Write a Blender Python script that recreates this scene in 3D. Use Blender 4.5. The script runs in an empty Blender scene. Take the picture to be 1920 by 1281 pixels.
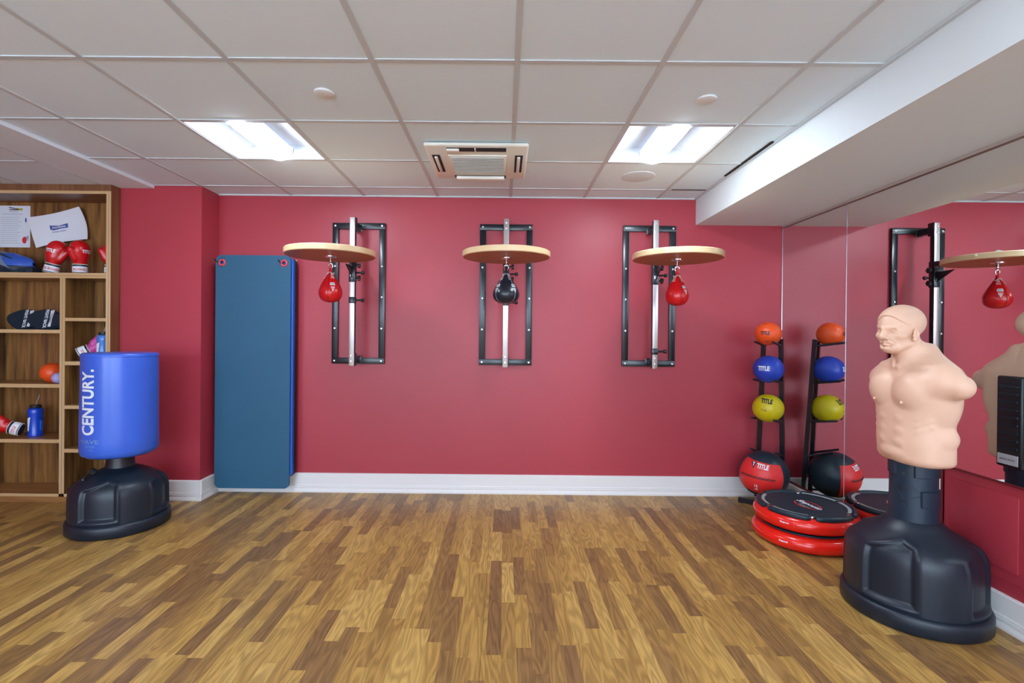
import bpy, bmesh, math, random
import numpy as np
from mathutils import Vector, Matrix
from mathutils.bvhtree import BVHTree

random.seed(7)
sc = bpy.context.scene
COL = sc.collection
PI = math.pi
WY = 4.168      # back wall
XR = 2.32       # right (mirror) wall
CEIL = 2.48
LOWC = 2.455    # slightly lower ceiling on the left

# ------------------------------------------------------------------ colours / materials
def lin(c):
    c = c / 255.0
    return c / 12.92 if c <= 0.04045 else ((c + 0.055) / 1.055) ** 2.4
def rgb(r, g, b): return (lin(r), lin(g), lin(b), 1.0)

def mat(name, col, rough=0.5, metal=0.0, spec=0.5, coat=0.0, bump=0.0, bscale=200.0, var=0.0, vscale=6.0, emit=None, estr=0.0, sss=0.0):
    m = bpy.data.materials.new(name); m.use_nodes = True
    nt = m.node_tree; N = nt.nodes; L = nt.links
    p = N['Principled BSDF']
    p.inputs['Base Color'].default_value = col
    p.inputs['Roughness'].default_value = rough
    p.inputs['Metallic'].default_value = metal
    p.inputs['Specular IOR Level'].default_value = spec
    p.inputs['Coat Weight'].default_value = coat
    p.inputs['Coat Roughness'].default_value = 0.15
    if emit is not None:
        p.inputs['Emission Color'].default_value = emit
        p.inputs['Emission Strength'].default_value = estr
    tc = None
    if var > 0 or bump > 0:
        tc = N.new('ShaderNodeTexCoord')
    if var > 0:
        nz = N.new('ShaderNodeTexNoise'); nz.inputs['Scale'].default_value = vscale; nz.inputs['Detail'].default_value = 4
        L.new(tc.outputs['Object'], nz.inputs['Vector'])
        mr = N.new('ShaderNodeMapRange'); mr.inputs[1].default_value = 0.3; mr.inputs[2].default_value = 0.7
        mr.inputs[3].default_value = 1 - var; mr.inputs[4].default_value = 1 + var
        L.new(nz.outputs['Fac'], mr.inputs[0])
        mx = N.new('ShaderNodeMix'); mx.data_type = 'RGBA'; mx.blend_type = 'MULTIPLY'; mx.inputs[0].default_value = 1
        mx.inputs[6].default_value = col
        L.new(mr.outputs[0], mx.inputs[7])
        L.new(mx.outputs[2], p.inputs['Base Color'])
    if bump > 0:
        n2 = N.new('ShaderNodeTexNoise'); n2.inputs['Scale'].default_value = bscale; n2.inputs['Detail'].default_value = 3
        L.new(tc.outputs['Object'], n2.inputs['Vector'])
        b = N.new('ShaderNodeBump'); b.inputs['Strength'].default_value = bump; b.inputs['Distance'].default_value = 0.002
        L.new(n2.outputs['Fac'], b.inputs['Height']); L.new(b.outputs['Normal'], p.inputs['Normal'])
    return m

def wood_mat(name, c1, c2, axis='z', scale=1.0, rough=0.4, coat=0.0, streak=0.5):
    """streaky wood: noise stretched along one object axis"""
    m = bpy.data.materials.new(name); m.use_nodes = True
    nt = m.node_tree; N = nt.nodes; L = nt.links
    p = N['Principled BSDF']; p.inputs['Roughness'].default_value = rough; p.inputs['Coat Weight'].default_value = coat
    tc = N.new('ShaderNodeTexCoord'); mp = N.new('ShaderNodeMapping')
    s = [18 * scale] * 3; s['xyz'.index(axis)] = 1.1 * scale
    mp.inputs['Scale'].default_value = s
    L.new(tc.outputs['Object'], mp.inputs['Vector'])
    a = N.new('ShaderNodeTexNoise'); a.inputs['Scale'].default_value = 1.0; a.inputs['Detail'].default_value = 6; a.inputs['Roughness'].default_value = 0.62; a.inputs['Distortion'].default_value = 0.4
    L.new(mp.outputs[0], a.inputs['Vector'])
    cr = N.new('ShaderNodeValToRGB')
    cr.color_ramp.elements[0].position = 0.5 - streak * 0.45; cr.color_ramp.elements[0].color = c1
    cr.color_ramp.elements[1].position = 0.5 + streak * 0.45; cr.color_ramp.elements[1].color = c2
    L.new(a.outputs['Fac'], cr.inputs[0]); L.new(cr.outputs[0], p.inputs['Base Color'])
    return m

def floor_mat():
    m = bpy.data.materials.new('floor_wood'); m.use_nodes = True
    nt = m.node_tree; N = nt.nodes; L = nt.links
    p = N['Principled BSDF']
    tc = N.new('ShaderNodeTexCoord'); sp = N.new('ShaderNodeSeparateXYZ'); L.new(tc.outputs['Object'], sp.inputs[0])
    def math_(op, a, b=None, v=None):
        n = N.new('ShaderNodeMath'); n.operation = op
        for i, q in enumerate((a, b)):
            if q is None: continue
            if isinstance(q, (int, float)): n.inputs[i].default_value = q
            else: L.new(q, n.inputs[i])
        return n.outputs[0]
    W, LEN = 0.064, 0.43
    xs = math_('DIVIDE', sp.outputs[0], W); ci = math_('FLOOR', xs)
    wn = N.new('ShaderNodeTexWhiteNoise'); wn.noise_dimensions = '1D'; L.new(ci, wn.inputs['W'])
    ys = math_('ADD', math_('DIVIDE', sp.outputs[1], LEN), math_('MULTIPLY', wn.outputs['Value'], 7.3))
    ri = math_('FLOOR', ys)
    cb = N.new('ShaderNodeCombineXYZ'); L.new(ci, cb.inputs[0]); L.new(ri, cb.inputs[1])
    w2 = N.new('ShaderNodeTexWhiteNoise'); w2.noise_dimensions = '2D'; L.new(cb.outputs[0], w2.inputs['Vector'])
    # grain : stretched, different on every board
    off = N.new('ShaderNodeCombineXYZ'); L.new(math_('MULTIPLY', w2.outputs['Value'], 37.0), off.inputs[2])
    L.new(sp.outputs[0], off.inputs[0]); L.new(sp.outputs[1], off.inputs[1])
    mp = N.new('ShaderNodeMapping'); mp.inputs['Scale'].default_value = (17, 2.3, 1); L.new(off.outputs[0], mp.inputs['Vector'])
    nz = N.new('ShaderNodeTexNoise'); nz.inputs['Scale'].default_value = 1; nz.inputs['Detail'].default_value = 1.0; L.new(mp.outputs[0], nz.inputs['Vector'])
    rings = math_('SINE', math_('MULTIPLY', nz.outputs['Fac'], 46.0))
    rg = math_('ADD', math_('MULTIPLY', rings, 0.5), 0.5)
    mp2 = N.new('ShaderNodeMapping'); mp2.inputs['Scale'].default_value = (420, 9, 1); L.new(off.outputs[0], mp2.inputs['Vector'])
    n2 = N.new('ShaderNodeTexNoise'); n2.inputs['Scale'].default_value = 1; n2.inputs['Detail'].default_value = 2; L.new(mp2.outputs[0], n2.inputs['Vector'])
    cr = N.new('ShaderNodeValToRGB'); cr.color_ramp.interpolation = 'LINEAR'
    e = cr.color_ramp.elements
    e[0].position = 0.0; e[0].color = FLC[0]
    e[1].position = 1.0; e[1].color = FLC[4]
    for pos, c in ((0.22, FLC[1]), (0.45, FLC[2]), (0.75, FLC[3])):
        q = e.new(pos); q.color = c
    L.new(w2.outputs['Value'], cr.inputs[0])
    g1 = N.new('ShaderNodeMapRange'); g1.inputs[3].default_value = 0.77; g1.inputs[4].default_value = 1.08; L.new(rg, g1.inputs[0])
    g2 = N.new('ShaderNodeMapRange'); g2.inputs[1].default_value = 0.3; g2.inputs[2].default_value = 0.7; g2.inputs[3].default_value = 0.80; g2.inputs[4].default_value = 1.15; L.new(n2.outputs['Fac'], g2.inputs[0])
    gm = math_('MULTIPLY', g1.outputs[0], g2.outputs[0])
    # thin dark seam between the strips of a sheet every 6 strips
    fx = math_('FRACT', math_('DIVIDE', math_('ADD', sp.outputs[0], 0.085), W * 15))
    seam = math_('LESS_THAN', fx, 0.003)
    sm = math_('SUBTRACT', 1.0, math_('MULTIPLY', seam, 0.5))
    gm = math_('MULTIPLY', gm, sm)
    mx = N.new('ShaderNodeMix'); mx.data_type = 'RGBA'; mx.blend_type = 'MULTIPLY'; mx.inputs[0].default_value = 1
    L.new(cr.outputs[0], mx.inputs[6]); L.new(gm, mx.inputs[7])
    L.new(mx.outputs[2], p.inputs['Base Color'])
    p.inputs['Roughness'].default_value = 0.36
    p.inputs['Specular IOR Level'].default_value = 0.35
    b = N.new('ShaderNodeBump'); b.inputs['Strength'].default_value = 0.12; b.inputs['Distance'].default_value = 0.001
    L.new(n2.outputs['Fac'], b.inputs['Height']); L.new(b.outputs['Normal'], p.inputs['Normal'])
    return m

FLC = [rgb(132, 99, 62), rgb(146, 111, 66), rgb(170, 131, 71), rgb(186, 147, 79), rgb(196, 158, 90)]
M = {}
M['floor'] = floor_mat()
M['wall'] = mat('crimson_wall_paint', rgb(172, 54, 68), 0.42, spec=0.5, bump=0.05, bscale=350, var=0.04, vscale=1.3)
M['white_paint'] = mat('white_trim_paint', rgb(228, 225, 224), 0.35)
M['soffit'] = mat('white_soffit_paint', rgb(220, 228, 231), 0.6, bump=0.04, bscale=250)
M['tile'] = mat('ceiling_tile', rgb(227, 244, 254), 0.85, bump=0.10, bscale=500)
M['tbar'] = mat('ceiling_grid_metal', rgb(200, 208, 212), 0.45)
M['lowceil'] = mat('lower_ceiling', rgb(227, 240, 248), 0.8)
M['black_slit'] = mat('dark_gap', rgb(20, 18, 18), 0.9)
M['mirror'] = mat('mirror_glass', (0.84, 0.87, 0.86, 1), 0.0, metal=1.0)
M['mirror_edge'] = mat('mirror_edge', rgb(190, 205, 215), 0.2, metal=0.6)
M['channel'] = mat('mirror_channel', rgb(120, 105, 100), 0.35, metal=0.6)
M['back_wood'] = wood_mat('walnut_laminate', rgb(66, 40, 24), rgb(168, 118, 62), 'z', 1.0, 0.35, 0.1, 0.42)
M['shelf_wood'] = wood_mat('shelf_laminate', rgb(120, 78, 44), rgb(186, 132, 80), 'x', 1.0, 0.3, 0.1, 0.5)
M['edge_wood'] = wood_mat('pale_edge_band', rgb(186, 150, 104), rgb(214, 182, 136), 'x', 0.7, 0.4, 0.0, 0.6)
M['edge_wood_v'] = wood_mat('pale_edge_band_vertical', rgb(186, 152, 108), rgb(216, 186, 142), 'z', 0.7, 0.4, 0.0, 0.6)
M['side_wood'] = wood_mat('brown_side_laminate', rgb(96, 58, 34), rgb(140, 92, 60), 'z', 1.0, 0.4, 0.0, 0.5)
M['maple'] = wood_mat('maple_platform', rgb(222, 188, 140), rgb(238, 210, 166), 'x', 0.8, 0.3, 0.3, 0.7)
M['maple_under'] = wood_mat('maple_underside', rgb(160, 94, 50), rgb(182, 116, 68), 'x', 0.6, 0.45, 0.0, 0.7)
M['black_steel'] = mat('black_steel', rgb(12, 24, 34), 0.28, spec=0.5, coat=0.2)
M['silver'] = mat('brushed_silver', rgb(205, 200, 200), 0.32, metal=0.75)
M['chrome'] = mat('chrome', rgb(220, 222, 225), 0.12, metal=1.0)
M['bolt'] = mat('bolt_steel', rgb(225, 230, 235), 0.25, metal=0.6)
M['black_plastic'] = mat('black_plastic', rgb(30, 34, 40), 0.35, spec=0.5)
M['base_plastic'] = mat('dark_moulded_plastic', rgb(16, 30, 44), 0.42, spec=0.55, bump=0.06, bscale=120, var=0.06, vscale=9)
M['post_plastic'] = mat('post_plastic', rgb(18, 40, 58), 0.45, bump=0.05, bscale=150)
M['blue_vinyl'] = mat('blue_vinyl', rgb(56, 98, 206), 0.28, spec=0.5, var=0.05, vscale=5, bump=0.03, bscale=30)
M['white_print'] = mat('white_print', rgb(225, 232, 240), 0.5)
M['green_print'] = mat('pale_green_print', rgb(118, 158, 190), 0.5)
M['navy_print'] = mat('navy_print', rgb(26, 28, 58), 0.5)
M['red_print'] = mat('red_print', rgb(214, 44, 52), 0.5)
M['grey_print'] = mat('grey_print', rgb(150, 160, 175), 0.6)
M['blue_print'] = mat('blue_print', rgb(56, 82, 160), 0.6)
M['yellow_print'] = mat('olive_print', rgb(180, 176, 90), 0.6)
M['dark_print'] = mat('dark_print', rgb(40, 36, 52), 0.6)
M['red_leather'] = mat('red_leather', rgb(206, 22, 28), 0.25, spec=0.55, bump=0.05, bscale=160)
M['pink_leather'] = mat('pink_leather', rgb(206, 70, 160), 0.3, spec=0.5)
M['black_leather'] = mat('black_leather', rgb(26, 34, 44), 0.28, spec=0.55, bump=0.05, bscale=160)
M['seam_dark'] = mat('seam_dark', rgb(90, 20, 28), 0.5)
M['seam_grey'] = mat('seam_grey', rgb(130, 150, 168), 0.4)
M['white_cord'] = mat('white_cord', rgb(214, 208, 206), 0.6)
M['skin'] = mat('flesh_vinyl', rgb(228, 186, 160), 0.42, spec=0.4, var=0.03, vscale=4)
M['orange_rubber'] = mat('orange_rubber', rgb(236, 84, 30), 0.38, bump=0.04, bscale=200)
M['blue_rubber'] = mat('blue_rubber', rgb(32, 66, 184), 0.4, bump=0.04, bscale=200)
M['yellow_rubber'] = mat('yellow_rubber', rgb(206, 188, 14), 0.4, bump=0.04, bscale=200)
M['lavender'] = mat('lavender_rubber', rgb(168, 160, 214), 0.4)
M['black_vinyl'] = mat('black_vinyl', rgb(24, 44, 58), 0.4, spec=0.45, bump=0.05, bscale=90)
M['red_vinyl'] = mat('red_vinyl', rgb(224, 46, 46), 0.42, bump=0.05, bscale=90)
M['red_pvc'] = mat('red_inflatable', rgb(236, 36, 24), 0.2, spec=0.6)
M['tramp_top'] = mat('black_jump_mat', rgb(22, 48, 62), 0.5, bump=0.1, bscale=300)
M['grey_band'] = mat('grey_reflective_band', rgb(160, 170, 172), 0.5)
M['mat_teal'] = mat('slate_foam', rgb(34, 86, 116), 0.6, bump=0.12, bscale=260, var=0.04, vscale=3)
M['mat_blue'] = mat('blue_foam', rgb(14, 92, 196), 0.5)
M['mat_black'] = mat('black_foam', rgb(24, 28, 34), 0.6)
M['grommet'] = mat('salmon_grommet', rgb(206, 70, 80), 0.4)
M['pale_wood'] = wood_mat('pale_rail_wood', rgb(206, 182, 140), rgb(226, 204, 166), 'x', 0.8, 0.5, 0.0, 0.6)
M['towel'] = mat('white_towel', rgb(226, 229, 238), 0.8, bump=0.15, bscale=300)
M['paper'] = mat('white_paper', rgb(222, 228, 238), 0.6)
M['bag_blue'] = mat('blue_nylon', rgb(52, 92, 190), 0.45, bump=0.2, bscale=40)
M['bag_black'] = mat('black_nylon', rgb(28, 42, 58), 0.55, bump=0.1, bscale=60)
M['bag_grey'] = mat('grey_nylon', rgb(110, 130, 155), 0.5, bump=0.15, bscale=40)
M['bottle_blue'] = mat('blue_bottle', rgb(18, 70, 200), 0.25, spec=0.6)
M['bottle_light'] = mat('light_blue_bottle', rgb(70, 130, 214), 0.25, spec=0.6)
M['straw'] = mat('clear_straw', rgb(150, 150, 150), 0.2)
M['cassette'] = mat('cream_plastic', rgb(234, 234, 224), 0.45)
M['cassette_grille'] = mat('grey_grille', rgb(196, 206, 206), 0.6)
M['dark'] = mat('dark_opening', rgb(34, 40, 48), 0.7)
M['pan'] = mat('white_reflector', rgb(200, 206, 216), 0.4)
M['lens'] = mat('lit_lens', rgb(255, 255, 255), 0.5, emit=(0.82, 0.95, 1.08, 1), estr=40.0)
M['basket'] = mat('glowing_basket', rgb(240, 244, 250), 0.5, emit=(0.88, 0.95, 1.05, 1), estr=0.3)
M['speaker'] = mat('grey_speaker_mesh', rgb(212, 222, 230), 0.7)
M['disc'] = mat('cream_cover', rgb(226, 230, 230), 0.5)

# ------------------------------------------------------------------ mesh builder
class B:
    def __init__(s): s.v = []; s.f = []
    def add(s, v, f):
        o = len(s.v); s.v += [tuple(q) for q in v]; s.f += [tuple(i + o for i in q) for q in f]; return s
    def box(s, x0, x1, y0, y1, z0, z1, bev=0.0, seg=2):
        if bev <= 0:
            v = [(x, y, z) for z in (z0, z1) for y in (y0, y1) for x in (x0, x1)]
            return s.add(v, [(0, 2, 3, 1), (4, 5, 7, 6), (0, 1, 5, 4), (2, 6, 7, 3), (0, 4, 6, 2), (1, 3, 7, 5)])
        bm = bmesh.new(); bmesh.ops.create_cube(bm, size=1)
        bmesh.ops.scale(bm, vec=(x1 - x0, y1 - y0, z1 - z0), verts=bm.verts)
        bmesh.ops.translate(bm, vec=((x0 + x1) / 2, (y0 + y1) / 2, (z0 + z1) / 2), verts=bm.verts)
        bmesh.ops.bevel(bm, geom=list(bm.edges), offset=bev, segments=seg, affect='EDGES', profile=0.5)
        return s.bm(bm)
    def bm(s, bm):
        bm.verts.ensure_lookup_table()
        v = [tuple(q.co) for q in bm.verts]; f = [[q.index for q in fc.verts] for fc in bm.faces]
        bm.free(); return s.add(v, f)
    def lathe(s, prof, cx=0, cy=0, n=48, axis='z', disp=None, c=(0, 0, 0)):
        """prof list of (r, h). closed at r=0 ends automatically by tiny radius caps"""
        v = []; f = []
        m = len(prof)
        for j in range(n):
            t = 2 * PI * j / n
            for (r, h) in prof:
                rr = r + (disp(t, r, h) if disp else 0)
                x, y = rr * math.cos(t), rr * math.sin(t)
                if axis == 'z': v.append((cx + x + c[0], cy + y + c[1], h + c[2]))
                elif axis == 'x': v.append((h + c[0], x + c[1], y + c[2]))
                else: v.append((x + c[0], h + c[1], y + c[2]))
        for j in range(n):
            k = (j + 1) % n
            for i in range(m - 1):
                q = (j * m + i, k * m + i, k * m + i + 1, j * m + i + 1)
                if axis == 'y': q = q[::-1]
                f.append(q)
        if prof[0][0] > 1e-6: f.append([j * m for j in range(n)][::-1] if axis != 'y' else [j * m for j in range(n)])
        if prof[-1][0] > 1e-6: f.append([j * m + m - 1 for j in range(n)] if axis != 'y' else [j * m + m - 1 for j in range(n)][::-1])
        return s.add(v, f)
    def tube(s, pts, r, n=10, closed=False):
        pts = [Vector(p) for p in pts]; m = len(pts)
        rs = r if isinstance(r, (list, tuple)) else [r] * m
        v = []; f = []; prev = None
        for i, p in enumerate(pts):
            if closed: d = pts[(i + 1) % m] - pts[i - 1]
            else: d = pts[min(i + 1, m - 1)] - pts[max(i - 1, 0)]
            d.normalize()
            if prev is None:
                a = Vector((0, 0, 1)) if abs(d.z) < 0.9 else Vector((1, 0, 0))
                u = d.cross(a).normalized()
            else:
                u = (prev - d * prev.dot(d)).normalized()
            prev = u; w = d.cross(u)
            for k in range(n):
                t = 2 * PI * k / n
                v.append(p + (u * math.cos(t) + w * math.sin(t)) * rs[i])
        for i in range(m if closed else m - 1):
            a = i * n; b = ((i + 1) % m) * n
            for k in range(n): f.append((a + k, a + (k + 1) % n, b + (k + 1) % n, b + k))
        if not closed:
            f.append(list(range(n))[::-1]); f.append([(m - 1) * n + k for k in range(n)])
        return s.add(v, f)
    def bar(s, p, q, w, h, up=(0, 0, 1)):
        """rectangular bar from p to q, w across, h along up"""
        p, q = Vector(p), Vector(q); d = (q - p).normalized(); up = Vector(up)
        a = d.cross(up).normalized(); b = a.cross(d).normalized()
        v = [e + a * (sx * w / 2) + b * (sz * h / 2) for e in (p, q) for sz in (-1, 1) for sx in (-1, 1)]
        return s.add(v, [(0, 1, 3, 2), (4, 6, 7, 5), (0, 4, 5, 1), (2, 3, 7, 6), (0, 2, 6, 4), (1, 5, 7, 3)])
    def prism(s, poly, fn0, fn1):
        """poly 2D points; fn0/fn1 map 2D to 3D for the two faces"""
        n = len(poly); v = [fn0(*p) for p in poly] + [fn1(*p) for p in poly]
        f = [list(range(n))[::-1], list(range(n, 2 * n))] + [(i, (i + 1) % n, n + (i + 1) % n, n + i) for i in range(n)]
        return s.add(v, f)
    def sphere(s, c, r, n=32, m=16, sc=(1, 1, 1)):
        prof = [(r * math.sin(PI * i / m), -r * math.cos(PI * i / m)) for i in range(m + 1)]
        prof[0] = (0, -r); prof[-1] = (0, r)
        o = len(s.v); s.lathe(prof, n=n)
        for i in range(o, len(s.v)):
            x, y, z = s.v[i]; s.v[i] = (x * sc[0] + c[0], y * sc[1] + c[1], z * sc[2] + c[2])
        return s
    def xf(s, Mx):
        s.v = [tuple(Mx @ Vector(p)) for p in s.v]; return s

def obj(name, b, m, parent=None, smooth=30, label=None):
    me = bpy.data.meshes.new(name)
    bm = bmesh.new()
    vs = [bm.verts.new(p) for p in b.v]
    for f in b.f:
        try: bm.faces.new([vs[i] for i in f])
        except ValueError: pass
    bmesh.ops.remove_doubles(bm, verts=bm.verts, dist=1e-6)
    bmesh.ops.dissolve_degenerate(bm, dist=1e-7, edges=bm.edges)
    bmesh.ops.recalc_face_normals(bm, faces=bm.faces)
    bm.to_mesh(me); bm.free()
    if smooth:
        for p in me.polygons: p.use_smooth = True
        me.set_sharp_from_angle(angle=math.radians(smooth))
    me.materials.append(m)
    o = bpy.data.objects.new(name, me); COL.objects.link(o)
    if parent: o.parent = parent
    if label: o['label'] = label
    return o

def thing(name, label, cat, loc=(0, 0, 0), rz=0.0, group=None):
    o = bpy.data.objects.new(name, None); COL.objects.link(o)
    o.location = loc; o.rotation_euler = (0, 0, rz); o.empty_display_size = 0.1
    o['label'] = label; o['category'] = cat
    if group: o['group'] = group
    return o
def tag(o, label, cat, group=None):
    o['label'] = label; o['category'] = cat
    if group: o['group'] = group
    return o
def struct(name, b, m, parent=None, smooth=30):
    o = obj(name, b, m, parent, smooth)
    if parent is None: o['kind'] = 'structure'
    return o

# ------------------------------------------------------------------ lettering
def text2d(txt, size, bold=0.02, sx=1.0, maxe=None, shear=0.0):
    """returns (verts2d, faces) centred on the origin; size = cap height in metres"""
    cu = bpy.data.curves.new('txt', 'FONT'); cu.body = txt; cu.size = 1.0; cu.offset = bold; cu.shear = shear
    cu.resolution_u = 4
    o = bpy.data.objects.new('txt', cu); COL.objects.link(o)
    dg = bpy.context.evaluated_depsgraph_get(); dg.update()
    me = bpy.data.meshes.new_from_object(o.evaluated_get(dg))
    bm = bmesh.new(); bm.from_mesh(me)
    bpy.data.objects.remove(o); bpy.data.curves.remove(cu); bpy.data.meshes.remove(me)
    bmesh.ops.remove_doubles(bm, verts=bm.verts, dist=1e-5)
    xs = [v.co.x for v in bm.verts]; ys = [v.co.y for v in bm.verts]
    cx = (min(xs) + max(xs)) / 2; cy = (min(ys) + max(ys)) / 2; k = size / (max(ys) - min(ys))
    for v in bm.verts: v.co = ((v.co.x - cx) * k * sx, (v.co.y - cy) * k, 0)
    if maxe:
        bmesh.ops.triangulate(bm, faces=bm.faces)
        for _ in range(4):
            es = [e for e in bm.edges if e.calc_length() > maxe]
            if not es: break
            bmesh.ops.subdivide_edges(bm, edges=es, cuts=1)
            bmesh.ops.triangulate(bm, faces=bm.faces)
    bm.verts.ensure_lookup_table()
    v = [(q.co.x, q.co.y) for q in bm.verts]; f = [[q.index for q in fc.verts] for fc in bm.faces]
    bm.free(); return v, f
def poly2d(pts, maxe=None):
    bm = bmesh.new(); vs = [bm.verts.new((x, y, 0)) for x, y in pts]; bm.faces.new(vs)
    bmesh.ops.triangulate(bm, faces=bm.faces)
    if maxe:
        for _ in range(5):
            es = [e for e in bm.edges if e.calc_length() > maxe]
            if not es: break
            bmesh.ops.subdivide_edges(bm, edges=es, cuts=1); bmesh.ops.triangulate(bm, faces=bm.faces)
    v = [(q.co.x, q.co.y) for q in bm.verts]
    bm.verts.ensure_lookup_table(); bm.verts.index_update()
    f = [[q.index for q in fc.verts] for fc in bm.faces]; bm.free(); return v, f
def off2(vf, dx, dy, rot=0):
    c, s = math.cos(rot), math.sin(rot)
    return [(x * c - y * s + dx, x * s + y * c + dy) for x, y in vf[0]], vf[1]
def merge2(*l):
    v = []; f = []
    for a, b in l:
        o = len(v); v += a; f += [[i + o for i in q] for q in b]
    return v, f
def decal(name, vf, fn, m, parent, label=None, thick=0.0):
    b = B(); b.add([fn(x, y) for x, y in vf[0]], vf[1])
    me = bpy.data.meshes.new(name); me.from_pydata(b.v, [], b.f); me.materials.append(m)
    o = bpy.data.objects.new(name, me); COL.objects.link(o); o.parent = parent
    if label: o['label'] = label
    return o
def projector(target, org, u, v, d, lift=0.0012):
    """maps 2D points on a plane at org (local space of target) along d onto the target's surface"""
    me = target.data
    bvh = BVHTree.FromPolygons([q.co.copy() for q in me.vertices], [tuple(p.vertices) for p in me.polygons])
    org, u, v, d = Vector(org), Vector(u).normalized(), Vector(v).normalized(), Vector(d).normalized()
    def fn(x, y):
        p = org + u * x + v * y
        hit, nrm, i, dist = bvh.ray_cast(p - d * 0.3, d)
        if hit is None: 
            hit, nrm, i, dist = bvh.find_nearest(p)
        if nrm.dot(d) > 0: nrm = -nrm
        return tuple(hit + nrm * lift)
    return fn

# ------------------------------------------------------------------ signed-distance modelling
def ell(P, c, r):
    q = [(P[i] - c[i]) / r[i] for i in range(3)]
    k0 = np.sqrt(q[0]**2 + q[1]**2 + q[2]**2) + 1e-9
    k1 = np.sqrt(sum(((P[i] - c[i]) / (r[i]**2))**2 for i in range(3))) + 1e-9
    return k0 * (k0 - 1) / k1
def cap(P, a, b, r1, r2=None):
    if r2 is None: r2 = r1
    a = np.array(a, np.float32); b = np.array(b, np.float32); d = b - a; L2 = float((d * d).sum())
    h = np.clip(((P[0] - a[0]) * d[0] + (P[1] - a[1]) * d[1] + (P[2] - a[2]) * d[2]) / L2, 0, 1)
    return np.sqrt(sum((P[i] - a[i] - h * d[i])**2 for i in range(3))) - (r1 + (r2 - r1) * h)
def smin(a, b, k):
    h = np.clip(0.5 + 0.5 * (b - a) / k, 0, 1)
    return b + (a - b) * h - k * h * (1 - h)
def smax(a, b, k): return -smin(-a, -b, k)

def surface_net(fn, xs, ys, zs, relax=1):
    xs, ys, zs = [np.asarray(q, np.float32) for q in (xs, ys, zs)]
    X, Y, Z = np.meshgrid(xs, ys, zs, indexing='ij', sparse=True)
    D = np.broadcast_to(fn((X, Y, Z)), (len(xs), len(ys), len(zs))).astype(np.float32)
    S = D < 0
    c = np.zeros(tuple(n - 1 for n in D.shape), np.int8)
    for i in (0, 1):
        for j in (0, 1):
            for k in (0, 1):
                c += S[i:S.shape[0] - 1 + i, j:S.shape[1] - 1 + j, k:S.shape[2] - 1 + k]
    act = (c > 0) & (c < 8)
    idx = np.argwhere(act); I = np.full(act.shape, -1, np.int64); I[tuple(idx.T)] = np.arange(len(idx))
    acc = np.zeros((len(idx), 3)); cnt = np.zeros(len(idx))
    G = (xs, ys, zs)
    for ax in range(3):
        o1, o2 = [a for a in range(3) if a != ax]
        for p in (0, 1):
            for q in (0, 1):
                a = idx.copy(); a[:, o1] += p; a[:, o2] += q
                b = a.copy(); b[:, ax] += 1
                da = D[tuple(a.T)]; db = D[tuple(b.T)]
                m = (da < 0) != (db < 0)
                t = np.where(m, da / np.where(da - db == 0, 1, da - db), 0)
                pos = np.stack([G[0][a[:, 0]], G[1][a[:, 1]], G[2][a[:, 2]]], 1).astype(np.float64)
                pos[:, ax] += t * (G[ax][b[:, ax]] - G[ax][a[:, ax]])
                acc[m] += pos[m]; cnt[m] += 1
    V = acc / cnt[:, None]
    F = []
    for ax in range(3):
        o1, o2 = [(1, 2), (2, 0), (0, 1)][ax]
        sl = [slice(None)] * 3; sl[ax] = slice(0, -1); s2 = [slice(None)] * 3; s2[ax] = slice(1, None)
        A = S[tuple(sl)]; Bb = S[tuple(s2)]
        e = np.argwhere(A != Bb)
        e = e[(e[:, o1] > 0) & (e[:, o2] > 0) & (e[:, o1] < D.shape[o1] - 1) & (e[:, o2] < D.shape[o2] - 1)]
        def cell(da, db):
            q = e.copy(); q[:, o1] += da; q[:, o2] += db; return I[tuple(q.T)]
        q = np.stack([cell(-1, -1), cell(0, -1), cell(0, 0), cell(-1, 0)], 1)
        flip = ~A[tuple(e.T)]
        q[flip] = q[flip][:, ::-1]
        F.append(q)
    F = np.concatenate(F); F = F[(F >= 0).all(1)]
    # light laplacian relaxation
    for _ in range(relax):
        s = np.zeros_like(V); n = np.zeros(len(V))
        for a in range(4):
            i = F[:, a]; j = F[:, (a + 1) % 4]
            np.add.at(s, i, V[j]); np.add.at(n, i, 1); np.add.at(s, j, V[i]); np.add.at(n, j, 1)
        V = V * 0.5 + 0.5 * s / np.maximum(n, 1)[:, None]
    return V, F
def sdf_obj(name, fn, xs, ys, zs, m, parent=None, relax=1, label=None):
    V, F = surface_net(fn, xs, ys, zs, relax)
    me = bpy.data.meshes.new(name); me.from_pydata(V.tolist(), [], F.tolist())
    for p in me.polygons: p.use_smooth = True
    me.materials.append(m)
    o = bpy.data.objects.new(name, me); COL.objects.link(o); o.parent = parent
    if label: o['label'] = label
    return o
def rng(a, b, s): return np.arange(a, b + s * 0.5, s)

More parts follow.
